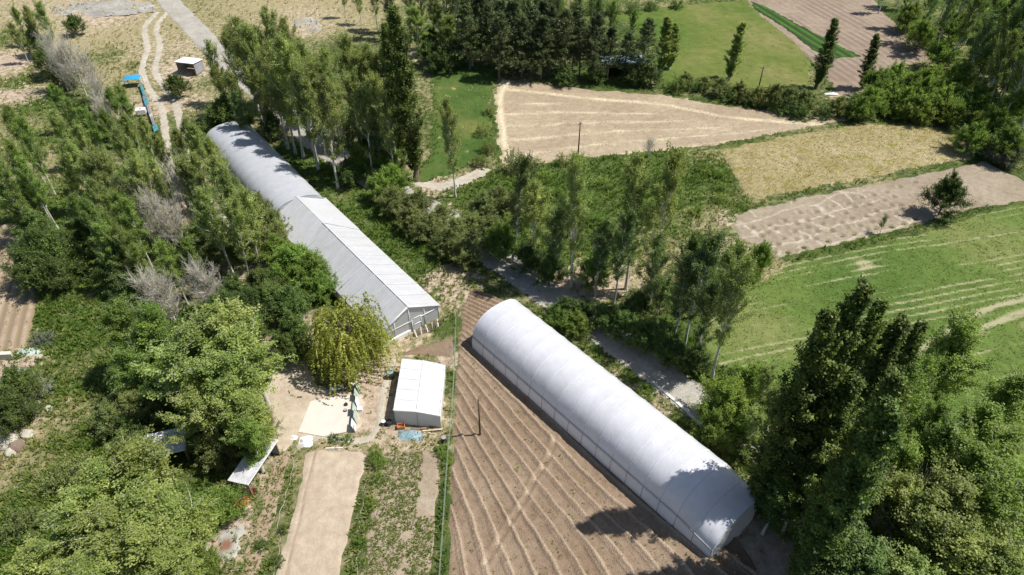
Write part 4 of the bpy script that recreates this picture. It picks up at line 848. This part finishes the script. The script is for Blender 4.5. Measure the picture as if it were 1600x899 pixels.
for i in range(15):
    t = i/14; p = (pb-pa)*t; MB().box((p[0], p[1], .5), (.16, .05, 1.0+.25*rng.random()), .75, rng.normal(-.15, .1), rng.normal(0, .08)).build('board', M['wood'] if i % 3 else M['white_paint'], pf)
bars('rail', [((0, .06, .65), ((pb-pa)[0], (pb-pa)[1]+.06, .65))], .04, M['wood'], pf)

# ------------------------------------------------------------------ things in the yard
def one(mb, name, mat, px, py, lab, cat, z=0, rz=0, smooth=False, group=None):
    o = mb.build(name, mat, None, smooth, (*at(px, py), z), rz); return tag(o, lab, cat, group)
def crumple(rx, ry, h, seed, n_=22):
    mb = MB(); g = np.linspace(-1, 1, n_+1); X, Y = np.meshgrid(g, g, indexing='ij'); R = np.hypot(X, Y)
    Z = h*np.clip(1-R**1.7, 0, 1)*(.35+1.3*np.abs(fbm(X*2.2+seed, Y*2.2, seed)-.3))+.01; sx = 1+.25*(fbm(X*1.5, Y*1.5+seed, seed+1)-.5)*2
    V = np.stack([X*rx*sx, Y*ry*sx, Z], -1).reshape(-1, 3); ii = np.arange(len(V)).reshape(n_+1, n_+1); keep = (R[:-1, :-1] < 1.05+.2*fbm(X*3, Y*3, seed)[:-1, :-1])
    return mb.add(V, [tuple(f) for f in np.stack([ii[:-1, :-1][keep], ii[1:, :-1][keep], ii[1:, 1:][keep], ii[:-1, 1:][keep]], 1)])
P_ = dict(blue=plain('blue_plastic', (.03, .32, .62), .4, .2), teal=plain('teal_tarpaulin', (.10, .42, .48), .5, .3), ltarp=plain('pale_blue_tarpaulin', (.25, .37, .42), .5, .45, 3), black=plain('black_plastic', (.025, .025, .03), .5, .2),
          orange=plain('orange_plastic', (.62, .22, .08), .5, .2), red=plain('red_plastic', (.35, .05, .05), .5, .2), tin=plain('corrugated_tin', (.66, .66, .67), .55, .4, 1.2), grey=plain('grey_sheet', (.36, .36, .38), .6, .3), pink=plain('faded_pink_plastic', (.62, .42, .36), .6, .2), pgreen=plain('pale_green_sheet', (.46, .54, .47), .6, .3, 1.5))
def barrel(name, px, py, r, h, mat, lidm, lab, cat, open_=True):
    e = empty(name, (*at(px, py), 0), 0, label=lab, cat=cat)
    MB().lathe([(r*.93, 0), (r, .05), (r, h*.33), (r*1.04, h*.35), (r, h*.37), (r, h*.64), (r*1.04, h*.66), (r, h*.68), (r, h-.03), (r*.96, h)], n=18).build('body', mat, e, True)
    MB().lathe([(r*.9, 0), (r*.9, .02)], (0, 0, h+.005), 18).build('lid', lidm, e)
    return e
barrel('barrel', 611, 590, .42, .95, P_['black'], P_['ltarp'], 'dark barrel with pale blue top left of the small greenhouse', 'barrel')
barrel('bucket', 608, 663, .36, .5, P_['black'], P_['black'], 'black tub at the front left corner of the small greenhouse', 'tub')
barrel('bucket', 600, 664, .26, .6, P_['black'], M['white_paint'], 'white-topped tub left of the black tub', 'tub')
barrel('barrel', 553, 607, .4, .9, P_['grey'], M['white_paint'], 'grey barrel at the top corner of the concrete pad', 'barrel')
barrel('bucket', 541, 634, .2, .32, P_['black'], P_['black'], 'upper small black bucket at the pad edge', 'bucket')
barrel('bucket', 540, 643, .2, .3, P_['black'], P_['grey'], 'lower small black bucket with grey top at the pad edge', 'bucket')
barrel('bucket', 567, 597, .22, .4, P_['pink'], P_['pink'], 'pink bucket beside the willow', 'bucket')
barrel('bucket', 562, 588, .2, .4, M['white_paint'], M['white_paint'], 'white bucket at the edge of the willow', 'bucket')
barrel('barrel', 694, 691, .28, .8, P_['black'], P_['grey'], 'black barrel beside the wire fence below the small greenhouse', 'barrel')
wb = empty('crate', (*at(563, 642), 0), .1, label='small white box right of the concrete pad', cat='box')
MB().box((0, 0, .22), (.5, .45, .44)).build('body', M['white_paint'], wb); MB().box((0, 0, .46), (.54, .49, .04)).build('lid', M['white_paint'], wb)
cr = empty('crate', (*at(627, 669), 0), .1, label='orange crate in front of the small greenhouse', cat='crate')
for k, (dx, dy, sx, sy) in enumerate(((0, -.27, .8, .05), (0, .27, .8, .05), (-.38, 0, .05, .5), (.38, 0, .05, .5))): MB().box((dx, dy, .25), (sx, sy, .5)).build('side_panel', P_['orange'], cr)
MB().box((0, 0, .04), (.7, .48, .05)).build('bottom_panel', P_['orange'], cr)
for i, (px, py, L_, a, mt, z, wd) in enumerate([(650, 667, 3.0, .05, 'wood', .10, 'lowest brown'), (662, 666, 3.2, -.06, 'wood', .16, 'long brown'), (672, 668, 2.2, .12, 'pale', .22, 'short pale'), (658, 670, 2.6, -.15, 'pale', .06, 'pale'), (668, 664, 2.0, .2, 'wood', .26, 'topmost short brown')]):
    one(MB().box((0, 0, 0), (L_, .2, .05)), 'plank', M['wood'] if mt == 'wood' else plain('sawn_wood', (.55, .45, .33), .8, .25, 4), px+4, py+6, f'{wd} plank in the pile in front of the small greenhouse', 'plank', z, a, group='planks piled before the small greenhouse')
one(crumple(1.35, .75, .35, 5), 'tarpaulin', P_['ltarp'], 642, 679, 'crumpled pale blue tarpaulin on the ground below the small greenhouse', 'tarpaulin', smooth=True)
one(crumple(.8, .75, .55, 9), 'tarpaulin', M['white_paint'], 478, 690, 'crumpled white sheet lying at the corner of the bare plot', 'tarpaulin', smooth=True)
one(crumple(.45, .35, .35, 12), 'sack', M['white_paint'], 459, 684, 'small white sack left of the crumpled white sheet', 'sack', smooth=True)
one(MB().tube([(-.9, 0, .05), (.9, .06, .05)], .07, 6), 'post', M['white_paint'], 522, 701, 'white post lying at the top edge of the bare plot', 'post')
# sheet screen along the pad
sc = empty('sheet_screen', (*at(553, 676), 0), 0, label='pale green screen of upright sheets along the right side of the concrete pad', cat='screen')
s0, s1 = np.array(at(553, 676)), np.array(at(560, 606)); dd = s1-s0; Ls = np.linalg.norm(dd); az = math.atan2(dd[1], dd[0])
for i in range(6):
    p = dd*(i+.5)/6; MB().box((p[0]+.15*(i % 2), p[1], .62), (Ls/6*.96, .05, 1.1+.12*(i % 3)), az, radians(-16+5*(i % 2))).build('sheet', P_['pgreen'] if i % 3 else M['white_paint'], sc)
for i in range(7):
    p = dd*i/6; MB().tube([(p[0]+.1, p[1], 0), (p[0]+.1, p[1], 1.25)], .035, 6).build('post', M['wood'], sc)
# bench and table under the willow
tb_ = empty('garden_table', (*at(527, 612), 0), .4, label='dark garden table half under the willow at the yard', cat='table')
MB().box((0, 0, .74), (1.6, .8, .05)).build('tabletop', P_['grey'], tb_)
for sx in (-.7, .7):
    for sy in (-.32, .32): MB().box((sx, sy, .36), (.06, .06, .72)).build('leg', P_['grey'], tb_)
# ------------------------------------------------------------------ small sheds
def roofshed(name, px, py, Lx, Ly, h0_, h1_, rz, rmat, wmat, lab, cat='shed', corr=True, walls=True):
    e = empty(name, (*at(px, py), 0), rz, label=lab, cat=cat); n_ = int(Lx*7) if corr else 4
    xs = np.linspace(-Lx/2-.2, Lx/2+.2, n_*2+1); V = []; F = []
    for i, x in enumerate(xs):
        zz = .045*(i % 2) if corr else .03*rng.normal()
        for y, z in ((-Ly/2-.2, h0_), (0, (h0_+h1_)/2-.03), (Ly/2+.2, h1_)): V.append((x, y, z+zz))
    for i in range(len(xs)-1): F += [(3*i, 3*i+3, 3*i+4, 3*i+1), (3*i+1, 3*i+4, 3*i+5, 3*i+2)]
    r = MB().add(V, F).build('roof', rmat, e); m_ = r.modifiers.new('thick', 'SOLIDIFY'); m_.thickness = .03
    MB().box((0, -Ly/2-.21, h0_-.04), (Lx+.42, .04, .14)).build('fascia', M['white_paint'], e)
    for sx in (-1, 1):
        for sy in (-1, 1): MB().box((sx*(Lx/2-.05), sy*(Ly/2-.05), (h0_ if sy < 0 else h1_)/2-.03), (.12, .12, (h0_ if sy < 0 else h1_)-.06)).build('post', M['wood'], e)
    if walls:
        MB().box((0, Ly/2, h1_/2-.05), (Lx-.26, .06, h1_-.15)).build('wall', wmat, e)
        for sx in (-1, 1): MB().box((sx*Lx/2, 0, min(h0_, h1_)/2-.05), (.06, Ly-.26, min(h0_, h1_)-.15)).build('wall', wmat, e)
    return e
roofshed('shed', 405, 740, 5.2, 1.9, 2.5, 2.3, radians(74), P_['tin'], P_['grey'], 'grey-white corrugated roofed shed half under trees left of the garden bed')
roofshed('shed', 268, 712, 4, 3, 2.4, 2.1, .3, P_['tin'], M['wood'], 'small tin-roofed shed in deep shade under the trees, lower left')
roofshed('shed', 300, 112, 4.2, 3, 2.6, 2.3, -.25, M['white_paint'], P_['grey'], 'small open-fronted shack with white roof beside the dirt track')
roofshed('shed', 972, 112, 9, 4.5, 2.8, 2.5, .05, plain('pale_blue_tin', (.42, .56, .72), .5, .3), M['white_paint'], 'low shed with pale blue roof glimpsed under the pines')
cn = empty('canopy', (*at(211, 134), 0), .2, label='bright blue tarpaulin canopy on posts beside the dirt track', cat='canopy')
mb = MB(); g1 = np.linspace(-1, 1, 13); X, Y = np.meshgrid(g1, g1, indexing='ij'); Z = 2.0-.25*(X**2)-.15*(Y**2)+.12*(fbm(X*2, Y*2, 3)-.5); V = np.stack([X*1.6, Y*1.2, Z], -1).reshape(-1, 3); ii = np.arange(169).reshape(13, 13)
r_ = mb.add(V, [tuple(f) for f in np.stack([ii[:-1, :-1], ii[1:, :-1], ii[1:, 1:], ii[:-1, 1:]], -1).reshape(-1, 4)]).build('canopy_sheet', P_['blue'], cn, True)
for sx in (-1, 1):
    for sy in (-1, 1): MB().tube([(sx*1.45, sy*1.05, 0), (sx*1.45, sy*1.05, 1.65)], .05, 6).build('post', M['wood'], cn)
pn = empty('pen_fence', (*at(221, 136), 0), 0, label='long low fence hung with blue and teal sheets beside the dirt track', cat='fence')
pl = smooth_line(PP([(221, 136), (228, 156), (235, 178), (242, 198), (247, 212)]), 3); po = pl[0]
for i in range(len(pl)-1):
    a, b_ = pl[i]-po, pl[i+1]-po; c_ = (a+b_)/2; az = math.atan2(*(b_-a)[::-1]); ll = np.linalg.norm(b_-a)
    mt = [P_['ltarp'], P_['teal'], P_['teal'], P_['ltarp'], P_['teal'], P_['grey'], P_['grey'], P_['tin'], P_['grey'], P_['grey'], P_['teal'], P_['teal']][i % 12]
    MB().box((c_[0], c_[1], .95), (ll*.97, .9 if i in (3, 4, 10, 11) else .5, .05), az, radians(28)).build('sheet', mt, pn)
    MB().box((c_[0]-.1, c_[1], .45), (ll*.97, .06, .8), az).build('panel', P_['black'] if i > 4 else P_['grey'], pn)
    MB().tube([(a[0], a[1], 0), (a[0], a[1], 1.2)], .05, 6).build('post', M['wood'], pn)
bx = empty('water_tank', (*at(223, 181), 0), .3, label='white boxy tank on legs left of the blue-sheeted fence', cat='tank')
MB().box((0, 0, .95), (1.7, 1.3, .9)).build('body', M['white_paint'], bx); MB().lathe([(.25, 0), (.25, .08)], (0, 0, 1.41), 12).build('lid', P_['grey'], bx)
for sx in (-.7, .7):
    for sy in (-.5, .5): MB().box((sx, sy, .25), (.1, .1, .5)).build('leg', P_['black'], bx)
one(crumple(1.3, .5, .4, 21), 'tarpaulin', M['white_paint'], 1299, 147, 'crumpled white sheet beside the hedge below the vegetable rows', 'tarpaulin', smooth=True)
one(crumple(1.5, .8, .3, 24), 'tarpaulin', P_['pgreen'], 47, 549, 'pale green sheet at the corner of the seedling plot', 'tarpaulin', smooth=True)
one(crumple(1.1, .5, .3, 27), 'tarpaulin', P_['pgreen'], 31, 580, 'small pale sheet beside the low concrete wall', 'tarpaulin', smooth=True)
one(crumple(1.6, .9, .5, 31), 'tarpaulin', P_['blue'], 1280, 897, 'blue tarpaulin in shade at the bottom edge under the trees', 'tarpaulin', smooth=True)
tag(slab('low_wall', [at(-60, 566), at(22, 562), at(22, 557), at(-60, 560)], .9, P_['tin'].copy()), 'low grey concrete wall at the left picture edge', 'wall')
lw = bpy.data.objects['low_wall']; lw.data.materials[0] = M['concrete']
pt = empty('pallet', (*at(378, 787), 0), .1, label='orange-brown pallet on the ground beside the shed', cat='pallet')
for k in range(5): MB().box((0, -.4+.2*k, .13), (1.4, .14, .03)).build('slat', P_['orange'], pt)
for k in (-.6, 0, .6): MB().box((k, 0, .055), (.1, .95, .11)).build('bearer', M['wood'], pt)
wbw = empty('wheelbarrow', (*at(391, 775), 0), .5, label='dark red wheelbarrow beside the shed under the trees', cat='wheelbarrow')
MB().add([(-.35, -.25, .3), (.35, -.25, .3), (.35, .25, .3), (-.35, .25, .3), (-.5, -.38, .6), (.55, -.38, .6), (.55, .38, .6), (-.5, .38, .6)], [(0, 1, 2, 3), (0, 1, 5, 4), (1, 2, 6, 5), (2, 3, 7, 6), (3, 0, 4, 7)]).build('tray', P_['red'], wbw)
MB().tube([(.62, -.05, .2), (.62, .05, .2)], .2, 14).build('wheel', P_['black'], wbw)
for sy in (-.28, .28): MB().tube([(.6, sy*.3, .22), (-.2, sy, .4), (-1.0, sy, .62)], .025, 6).build('handle', M['steel'], wbw); MB().tube([(-.3, sy, .4), (-.35, sy, 0)], .025, 6).build('leg', M['steel'], wbw)
# pipes
for i, (pts, lab) in enumerate([([(462, 700), (457, 740), (449, 775), (437, 815), (436, 850), (425, 899), (415, 960)], 'white water pipe along the left side of the bare plot'), ([(575, 755), (566, 800), (560, 840), (558, 880), (552, 950)], 'thin white hose in the weeds between bare plot and crop plot')]):
    l_ = smooth_line(PP(pts), 8); l_ = l_+np.stack([fbm(l_[:, 1]*.7, l_[:, 0]*0, 300+i)-.5, 0*l_[:, 0]], 1)*.9; mb = MB(); mb.tube([(x, y, .08) for x, y in l_], .026 if i == 0 else .02, 6); tag(mb.build('pipe' if i == 0 else 'hose', plain('dusty_white_pipe', (.5, .46, .4), .6, .3), None, True), lab, 'pipe' if i == 0 else 'hose')
# boulders
RK = dict(w=soil('pale_rock', [(.52, .47, .38), (.6, .55, .45), (.66, .6, .5)], .8, 3, 9), b=soil('brown_rock', [(.24, .17, .13), (.3, .22, .17), (.36, .27, .21)], .8, 3, 9))
for i, (px, py, r, k, lab) in enumerate([(38, 638, 1.05, 'w', 'large pale rounded boulder, brightest of the rock heap'), (55, 625, .75, 'w', 'pale boulder just above right of the brightest one'), (20, 655, 1.3, 'b', 'big brown boulder below left of the brightest one'), (28, 640, .9, 'b', 'brown boulder touching the left side of the brightest one'),
    (18, 672, 1.1, 'b', 'brown boulder in the lower middle of the rock heap'), (43, 680, .7, 'w', 'small pale boulder right of the lower brown ones'), (12, 692, 1.3, 'w', 'broad tan boulder at the lower end of the heap'), (28, 700, .9, 'b', 'brown boulder at the lowest end of the heap'), (18, 708, .7, 'w', 'small pale boulder, lowest in the heap'), (76, 640, .45, 'w', 'small pale stone right of the rock heap'), (62, 558, .5, 'w', 'pale stone beside the seedling plot corner')]):
    bm = bmesh.new(); bmesh.ops.create_icosphere(bm, subdivisions=3, radius=1)
    for v in bm.verts:
        q_ = 1+.35*(float(fbm(v.co.x*1.3+i*5, v.co.y*1.3+v.co.z, 400+i))-.5)*2; v.co = Vector((v.co.x*r*q_, v.co.y*r*.85*q_, v.co.z*r*.62*q_))
    me = bpy.data.meshes.new('boulder'); bm.to_mesh(me); bm.free(); o = link('boulder', me, None, RK[k]); o.location = (*at(px, py), r*.2); o.rotation_euler.z = i*1.3; tag(o, lab, 'boulder')

# ------------------------------------------------------------------ grass, weeds, crops
def grassmat(name, stops, tr=.3):
    m, n, b = newmat(name, .6, .2); c = ramp(n, attr(n, 'tint'), stops); n.links.new(c, b.inputs['Base Color'])
    t = n.nodes.new('ShaderNodeBsdfTranslucent'); n.links.new(c, t.inputs[0]); ms = n.nodes.new('ShaderNodeMixShader'); ms.inputs[0].default_value = tr
    n.links.new(b.outputs[0], ms.inputs[1]); n.links.new(t.outputs[0], ms.inputs[2]); n.links.new(ms.outputs[0], n.nodes['Material Output'].inputs[0]); return m
def tufts(name, X, Y, Z, hgt, tint, mat, blades=6, wide=.18, spread=.5, lab=None):
    n_ = len(X); k = blades; r = rng; az = r.random((n_, k))*6.283; ln = hgt[:, None]*(.6+.6*r.random((n_, k))); sp = spread*(.3+r.random((n_, k)))
    bx_ = X[:, None]+np.cos(az)*.12*hgt[:, None]; by = Y[:, None]+np.sin(az)*.12*hgt[:, None]; tx = bx_+np.cos(az)*ln*sp; ty = by+np.sin(az)*ln*sp; tz = Z[:, None]+ln*np.sqrt(np.clip(1-(sp*.8)**2, .1, 1))
    wx = -np.sin(az)*ln*wide; wy = np.cos(az)*ln*wide; z0 = np.repeat(Z[:, None]-.02, k, 1); mx = (bx_*.45+tx*.55); my = (by*.45+ty*.55); mz = z0*.4+tz*.6
    V = np.stack([np.stack([bx_, by, z0], -1), np.stack([mx+wx, my+wy, mz], -1), np.stack([tx, ty, tz], -1), np.stack([mx-wx, my-wy, mz], -1)], 2).reshape(-1, 3)
    T = np.clip(np.repeat(tint[:, None], k, 1)+r.normal(0, .08, (n_, k)), 0, 1).ravel()
    return tag(link(name, mk(name, V, np.arange(len(V)).reshape(-1, 4), {'tint': ('FACE', T)}), None, mat), kind='stuff', label=lab)
def scatter(n_, x0=-120, x1=1720, y0=-60, y1=1020):
    a = rng.random(n_)*(x1-x0)+x0; b_ = rng.random(n_)*(y1-y0)+y0; x = (a-800)/FPX; y = (449.5-b_)/FPX; dy = cos(PITCH)+y*sin(PITCH); dz = -sin(PITCH)+y*cos(PITCH); t = H/-dz
    return x*t, dy*t
X, Y = scatter(230000); dry, bare, lush = cover(X, Y)
ok = np.ones(len(X), bool)
for k in ('ploughed', 'tan', 'crop', 'bed', 'smallbed', 'yard', 'straw', 'gold', 'dug', 'green', 'farplough', 'leftplough'): ok &= sdist(W[k], X, Y) < .1-.5*(fbm(X*1.5, Y*1.5, 11)-.3)
ok &= sdist(road_poly, X, Y) < -.15+.5*(fbm(X*1.2, Y*1.2, 12)-.4)
for L_, d_ in ((TRACKL, 2.0), (YLOOP, .5), (SPURL, 1.2)): ok &= ldist(smooth_line(L_), X, Y) > d_
for cx, cd, cl, cw in ((GC[0], GD, GLEN, 8.2), (BO, BD, BL_, -WB), (apx-AN*WA/2, -AD, AL, WA)):
    s_ = (X-cx[0])*cd[0]+(Y-cx[1])*cd[1]; u_ = -(X-cx[0])*cd[1]+(Y-cx[1])*cd[0]; ok &= ~((s_ > -.3) & (s_ < cl+.3) & (u_ > min(0, cw)-.3) & (u_ < max(0, cw)+.3))
ok &= sdist(np.array(q), X, Y) < -.1
ok &= sdist(PP([(466, 676), (486, 628), (556, 616), (553, 674), (505, 683)]), X, Y) < 0
im = sdist(W['meadow'], X, Y) > 0; il = sdist(W['lmeadow'], X, Y) > 0
cl_ = fbm(X*.45, Y*.45, 13); p = np.clip((1-bare*1.15)*(.15+1.6*(cl_-.28)), 0, 1)+lush*.5
ok &= rng.random(len(X)) < np.where(im | il, .8, p)
X, Y, dry, lush, cl_, im, il = [v[ok] for v in (X, Y, dry, lush, cl_, im, il)]
dist = np.hypot(np.hypot(X, Y), H); hg = (.16+.34*rng.random(len(X))**1.5+.18*lush*cl_)*(.75+.5*dist/140)*np.where(im, .5, 1)
tn = np.clip(dry*.8+.35*(fbm(X*.9, Y*.9, 14)-.5)+.12*rng.normal(0, 1, len(X)), 0, 1); tn = np.where(im, .45+.5*(fbm(X*.08, Y*.08, 15)-.4), np.where(il, .12+.8*ss(fbm(X*.15, Y*.15, 16), .5, .75), tn))
gm = grassmat('grass_blades', [(0, (.09, .165, .025)), (.25, (.15, .23, .04)), (.5, (.26, .29, .075)), (.75, (.42, .38, .18)), (1, (.56, .48, .30))], .45)
tufts('grass', X, Y, landz(X, Y), hg, tn, gm, 5, .16, .7, 'rough green and straw-coloured grass')
def inside(poly, n_, m_=.3):
    lo, hi = poly.min(0), poly.max(0); x = lo[0]+(hi[0]-lo[0])*rng.random(n_); y = lo[1]+(hi[1]-lo[1])*rng.random(n_); k = (sdist(poly, x, y) > m_) & (y > 20) & (y < 215) & (np.abs(x) < 150); return x[k], y[k]
# potato-like crop
x, y = inside(W['crop'], 6500, .2); k = (fbm(x*.5, y*.5, 17) > .2) & ~((x > W['crop'][:, 0].max()-2.2) & (y > 36)); x, y = x[k], y[k]; x = x+.12*np.sin(y*3)
tufts('crop_plants', x, y, np.full(len(x), .1), .09+.13*rng.random(len(x)), .15+.45*rng.random(len(x)), gm, 6, .2, .9, 'small leafy crop plants on the soil of the crop plot')
x, y = inside(W['ploughed'], 9000, .3); u_ = prow(x, y)/RP; ph = u_-np.floor(u_); k = (np.abs(ph-.02) < .04) | (np.abs(ph-.3) < .04); x, y = x[k], y[k]
k = y > 20; x, y = x[k], y[k]
tufts('seedlings', x, y, np.full(len(x), .07), .10+.12*rng.random(len(x)), .2+.3*rng.random(len(x)), gm, 5, .2, .9, 'scattered seedlings between the ridges of the ploughed field')
x, y = inside(W['leftplough'], 1500, .2); k = LR(x, y) > .75; tufts('seedlings', x[k], y[k], np.full(k.sum(), .18), np.full(k.sum(), .2), .2+.2*rng.random(k.sum()), gm, 5, .2, .9, 'seedling rows in the plot at the left edge')
x, y = inside(W['bed'], 500, .1); tufts('bed_plants', x, y, np.full(len(x), .1), .1+.2*rng.random(len(x)), .1+.6*rng.random(len(x)), gm, 6, .2, .9, 'small plants on the narrow garden bed')
x, y = inside(W['gold'], 14000, .3); tufts('ripe_grass', x, y, np.full(len(x), .1), .12+.16*rng.random(len(x)), .78+.5*(fbm(x*.25, y*.25, 18)-.5), grassmat('ripe_blades', [(0, (.22, .23, .08)), (.45, (.38, .34, .15)), (.75, (.53, .455, .24)), (1, (.64, .56, .35))], .45), 5, .14, .6, 'ripe golden grass')
x, y = inside(W['green'], 45000, .2); gg = grow(x, y); k = (rng.random(len(x)) > gg*1.3) & (fbm(x*.8, y*.8, 19) > .36); x, y = x[k], y[k]; tufts('young_crop', x, y, np.full(len(x), .05), .08+.12*rng.random(len(x)), .38+.5*(fbm(x*.1, y*.1, 20)-.4)+.25*(fbm(x*.9, y*.9, 22)-.4), grassmat('young_blades', [(0, (.09, .18, .025)), (.3, (.145, .225, .045)), (.7, (.25, .30, .085)), (1, (.4, .4, .16))], .45), 5, .2, .8, 'low young green crop')
x, y = inside(W['straw'], 26000, .3); k = rng.random(len(x)) < strow2(x, y)*1.2+.12; tufts('straw', x[k], y[k], .05+.14*strow2(x[k], y[k]), .12+.12*rng.random(k.sum()), .5+.5*rng.random(k.sum()), grassmat('straw_blades', [(0, (.4, .3, .17)), (1, (.74, .62, .42))], .1), 5, .1, 1.0, 'cut straw in windrows')
# stones and clods
def pebbles(name, X, Y, R, mat, lab):
    ico = np.array([(1, 0, 0), (-1, 0, 0), (0, 1, 0), (0, -1, 0), (0, 0, .7), (0, 0, -.7)], float); tri = np.array([(0, 2, 4), (2, 1, 4), (1, 3, 4), (3, 0, 4), (2, 0, 5), (1, 2, 5), (3, 1, 5), (0, 3, 5)])
    n_ = len(X); a = rng.random(n_)*6.28; c, s_ = np.cos(a), np.sin(a); sc_ = R[:, None]*(.6+.8*rng.random((n_, 3)))
    P = ico[None]*sc_[:, None]; P = np.stack([P[..., 0]*c[:, None]-P[..., 1]*s_[:, None]+X[:, None], P[..., 0]*s_[:, None]+P[..., 1]*c[:, None]+Y[:, None], P[..., 2]+R[:, None]*.3+.03], -1)
    F = (tri[None]+np.arange(n_)[:, None, None]*6).reshape(-1, 3); tag(link(name, mk(name, P.reshape(-1, 3), F), None, mat), kind='stuff', label=lab)
X, Y = scatter(9000); dry, bare, lush = cover(X, Y); k = (bare > .45) & (sdist(road_poly, X, Y) < 0)
for kk in ('straw', 'gold', 'dug', 'green', 'tan', 'crop', 'yard'): k &= sdist(W[kk], X, Y) < 0
pebbles('stones', X[k], Y[k], .05+.12*rng.random(k.sum())**3, RK['w'], 'loose pale stones on bare ground')
x, y = inside(W['ploughed'], 9000, .3); pebbles('clods', x, y, .03+.06*rng.random(len(x))**2, M['ploughed'], 'clods of soil')
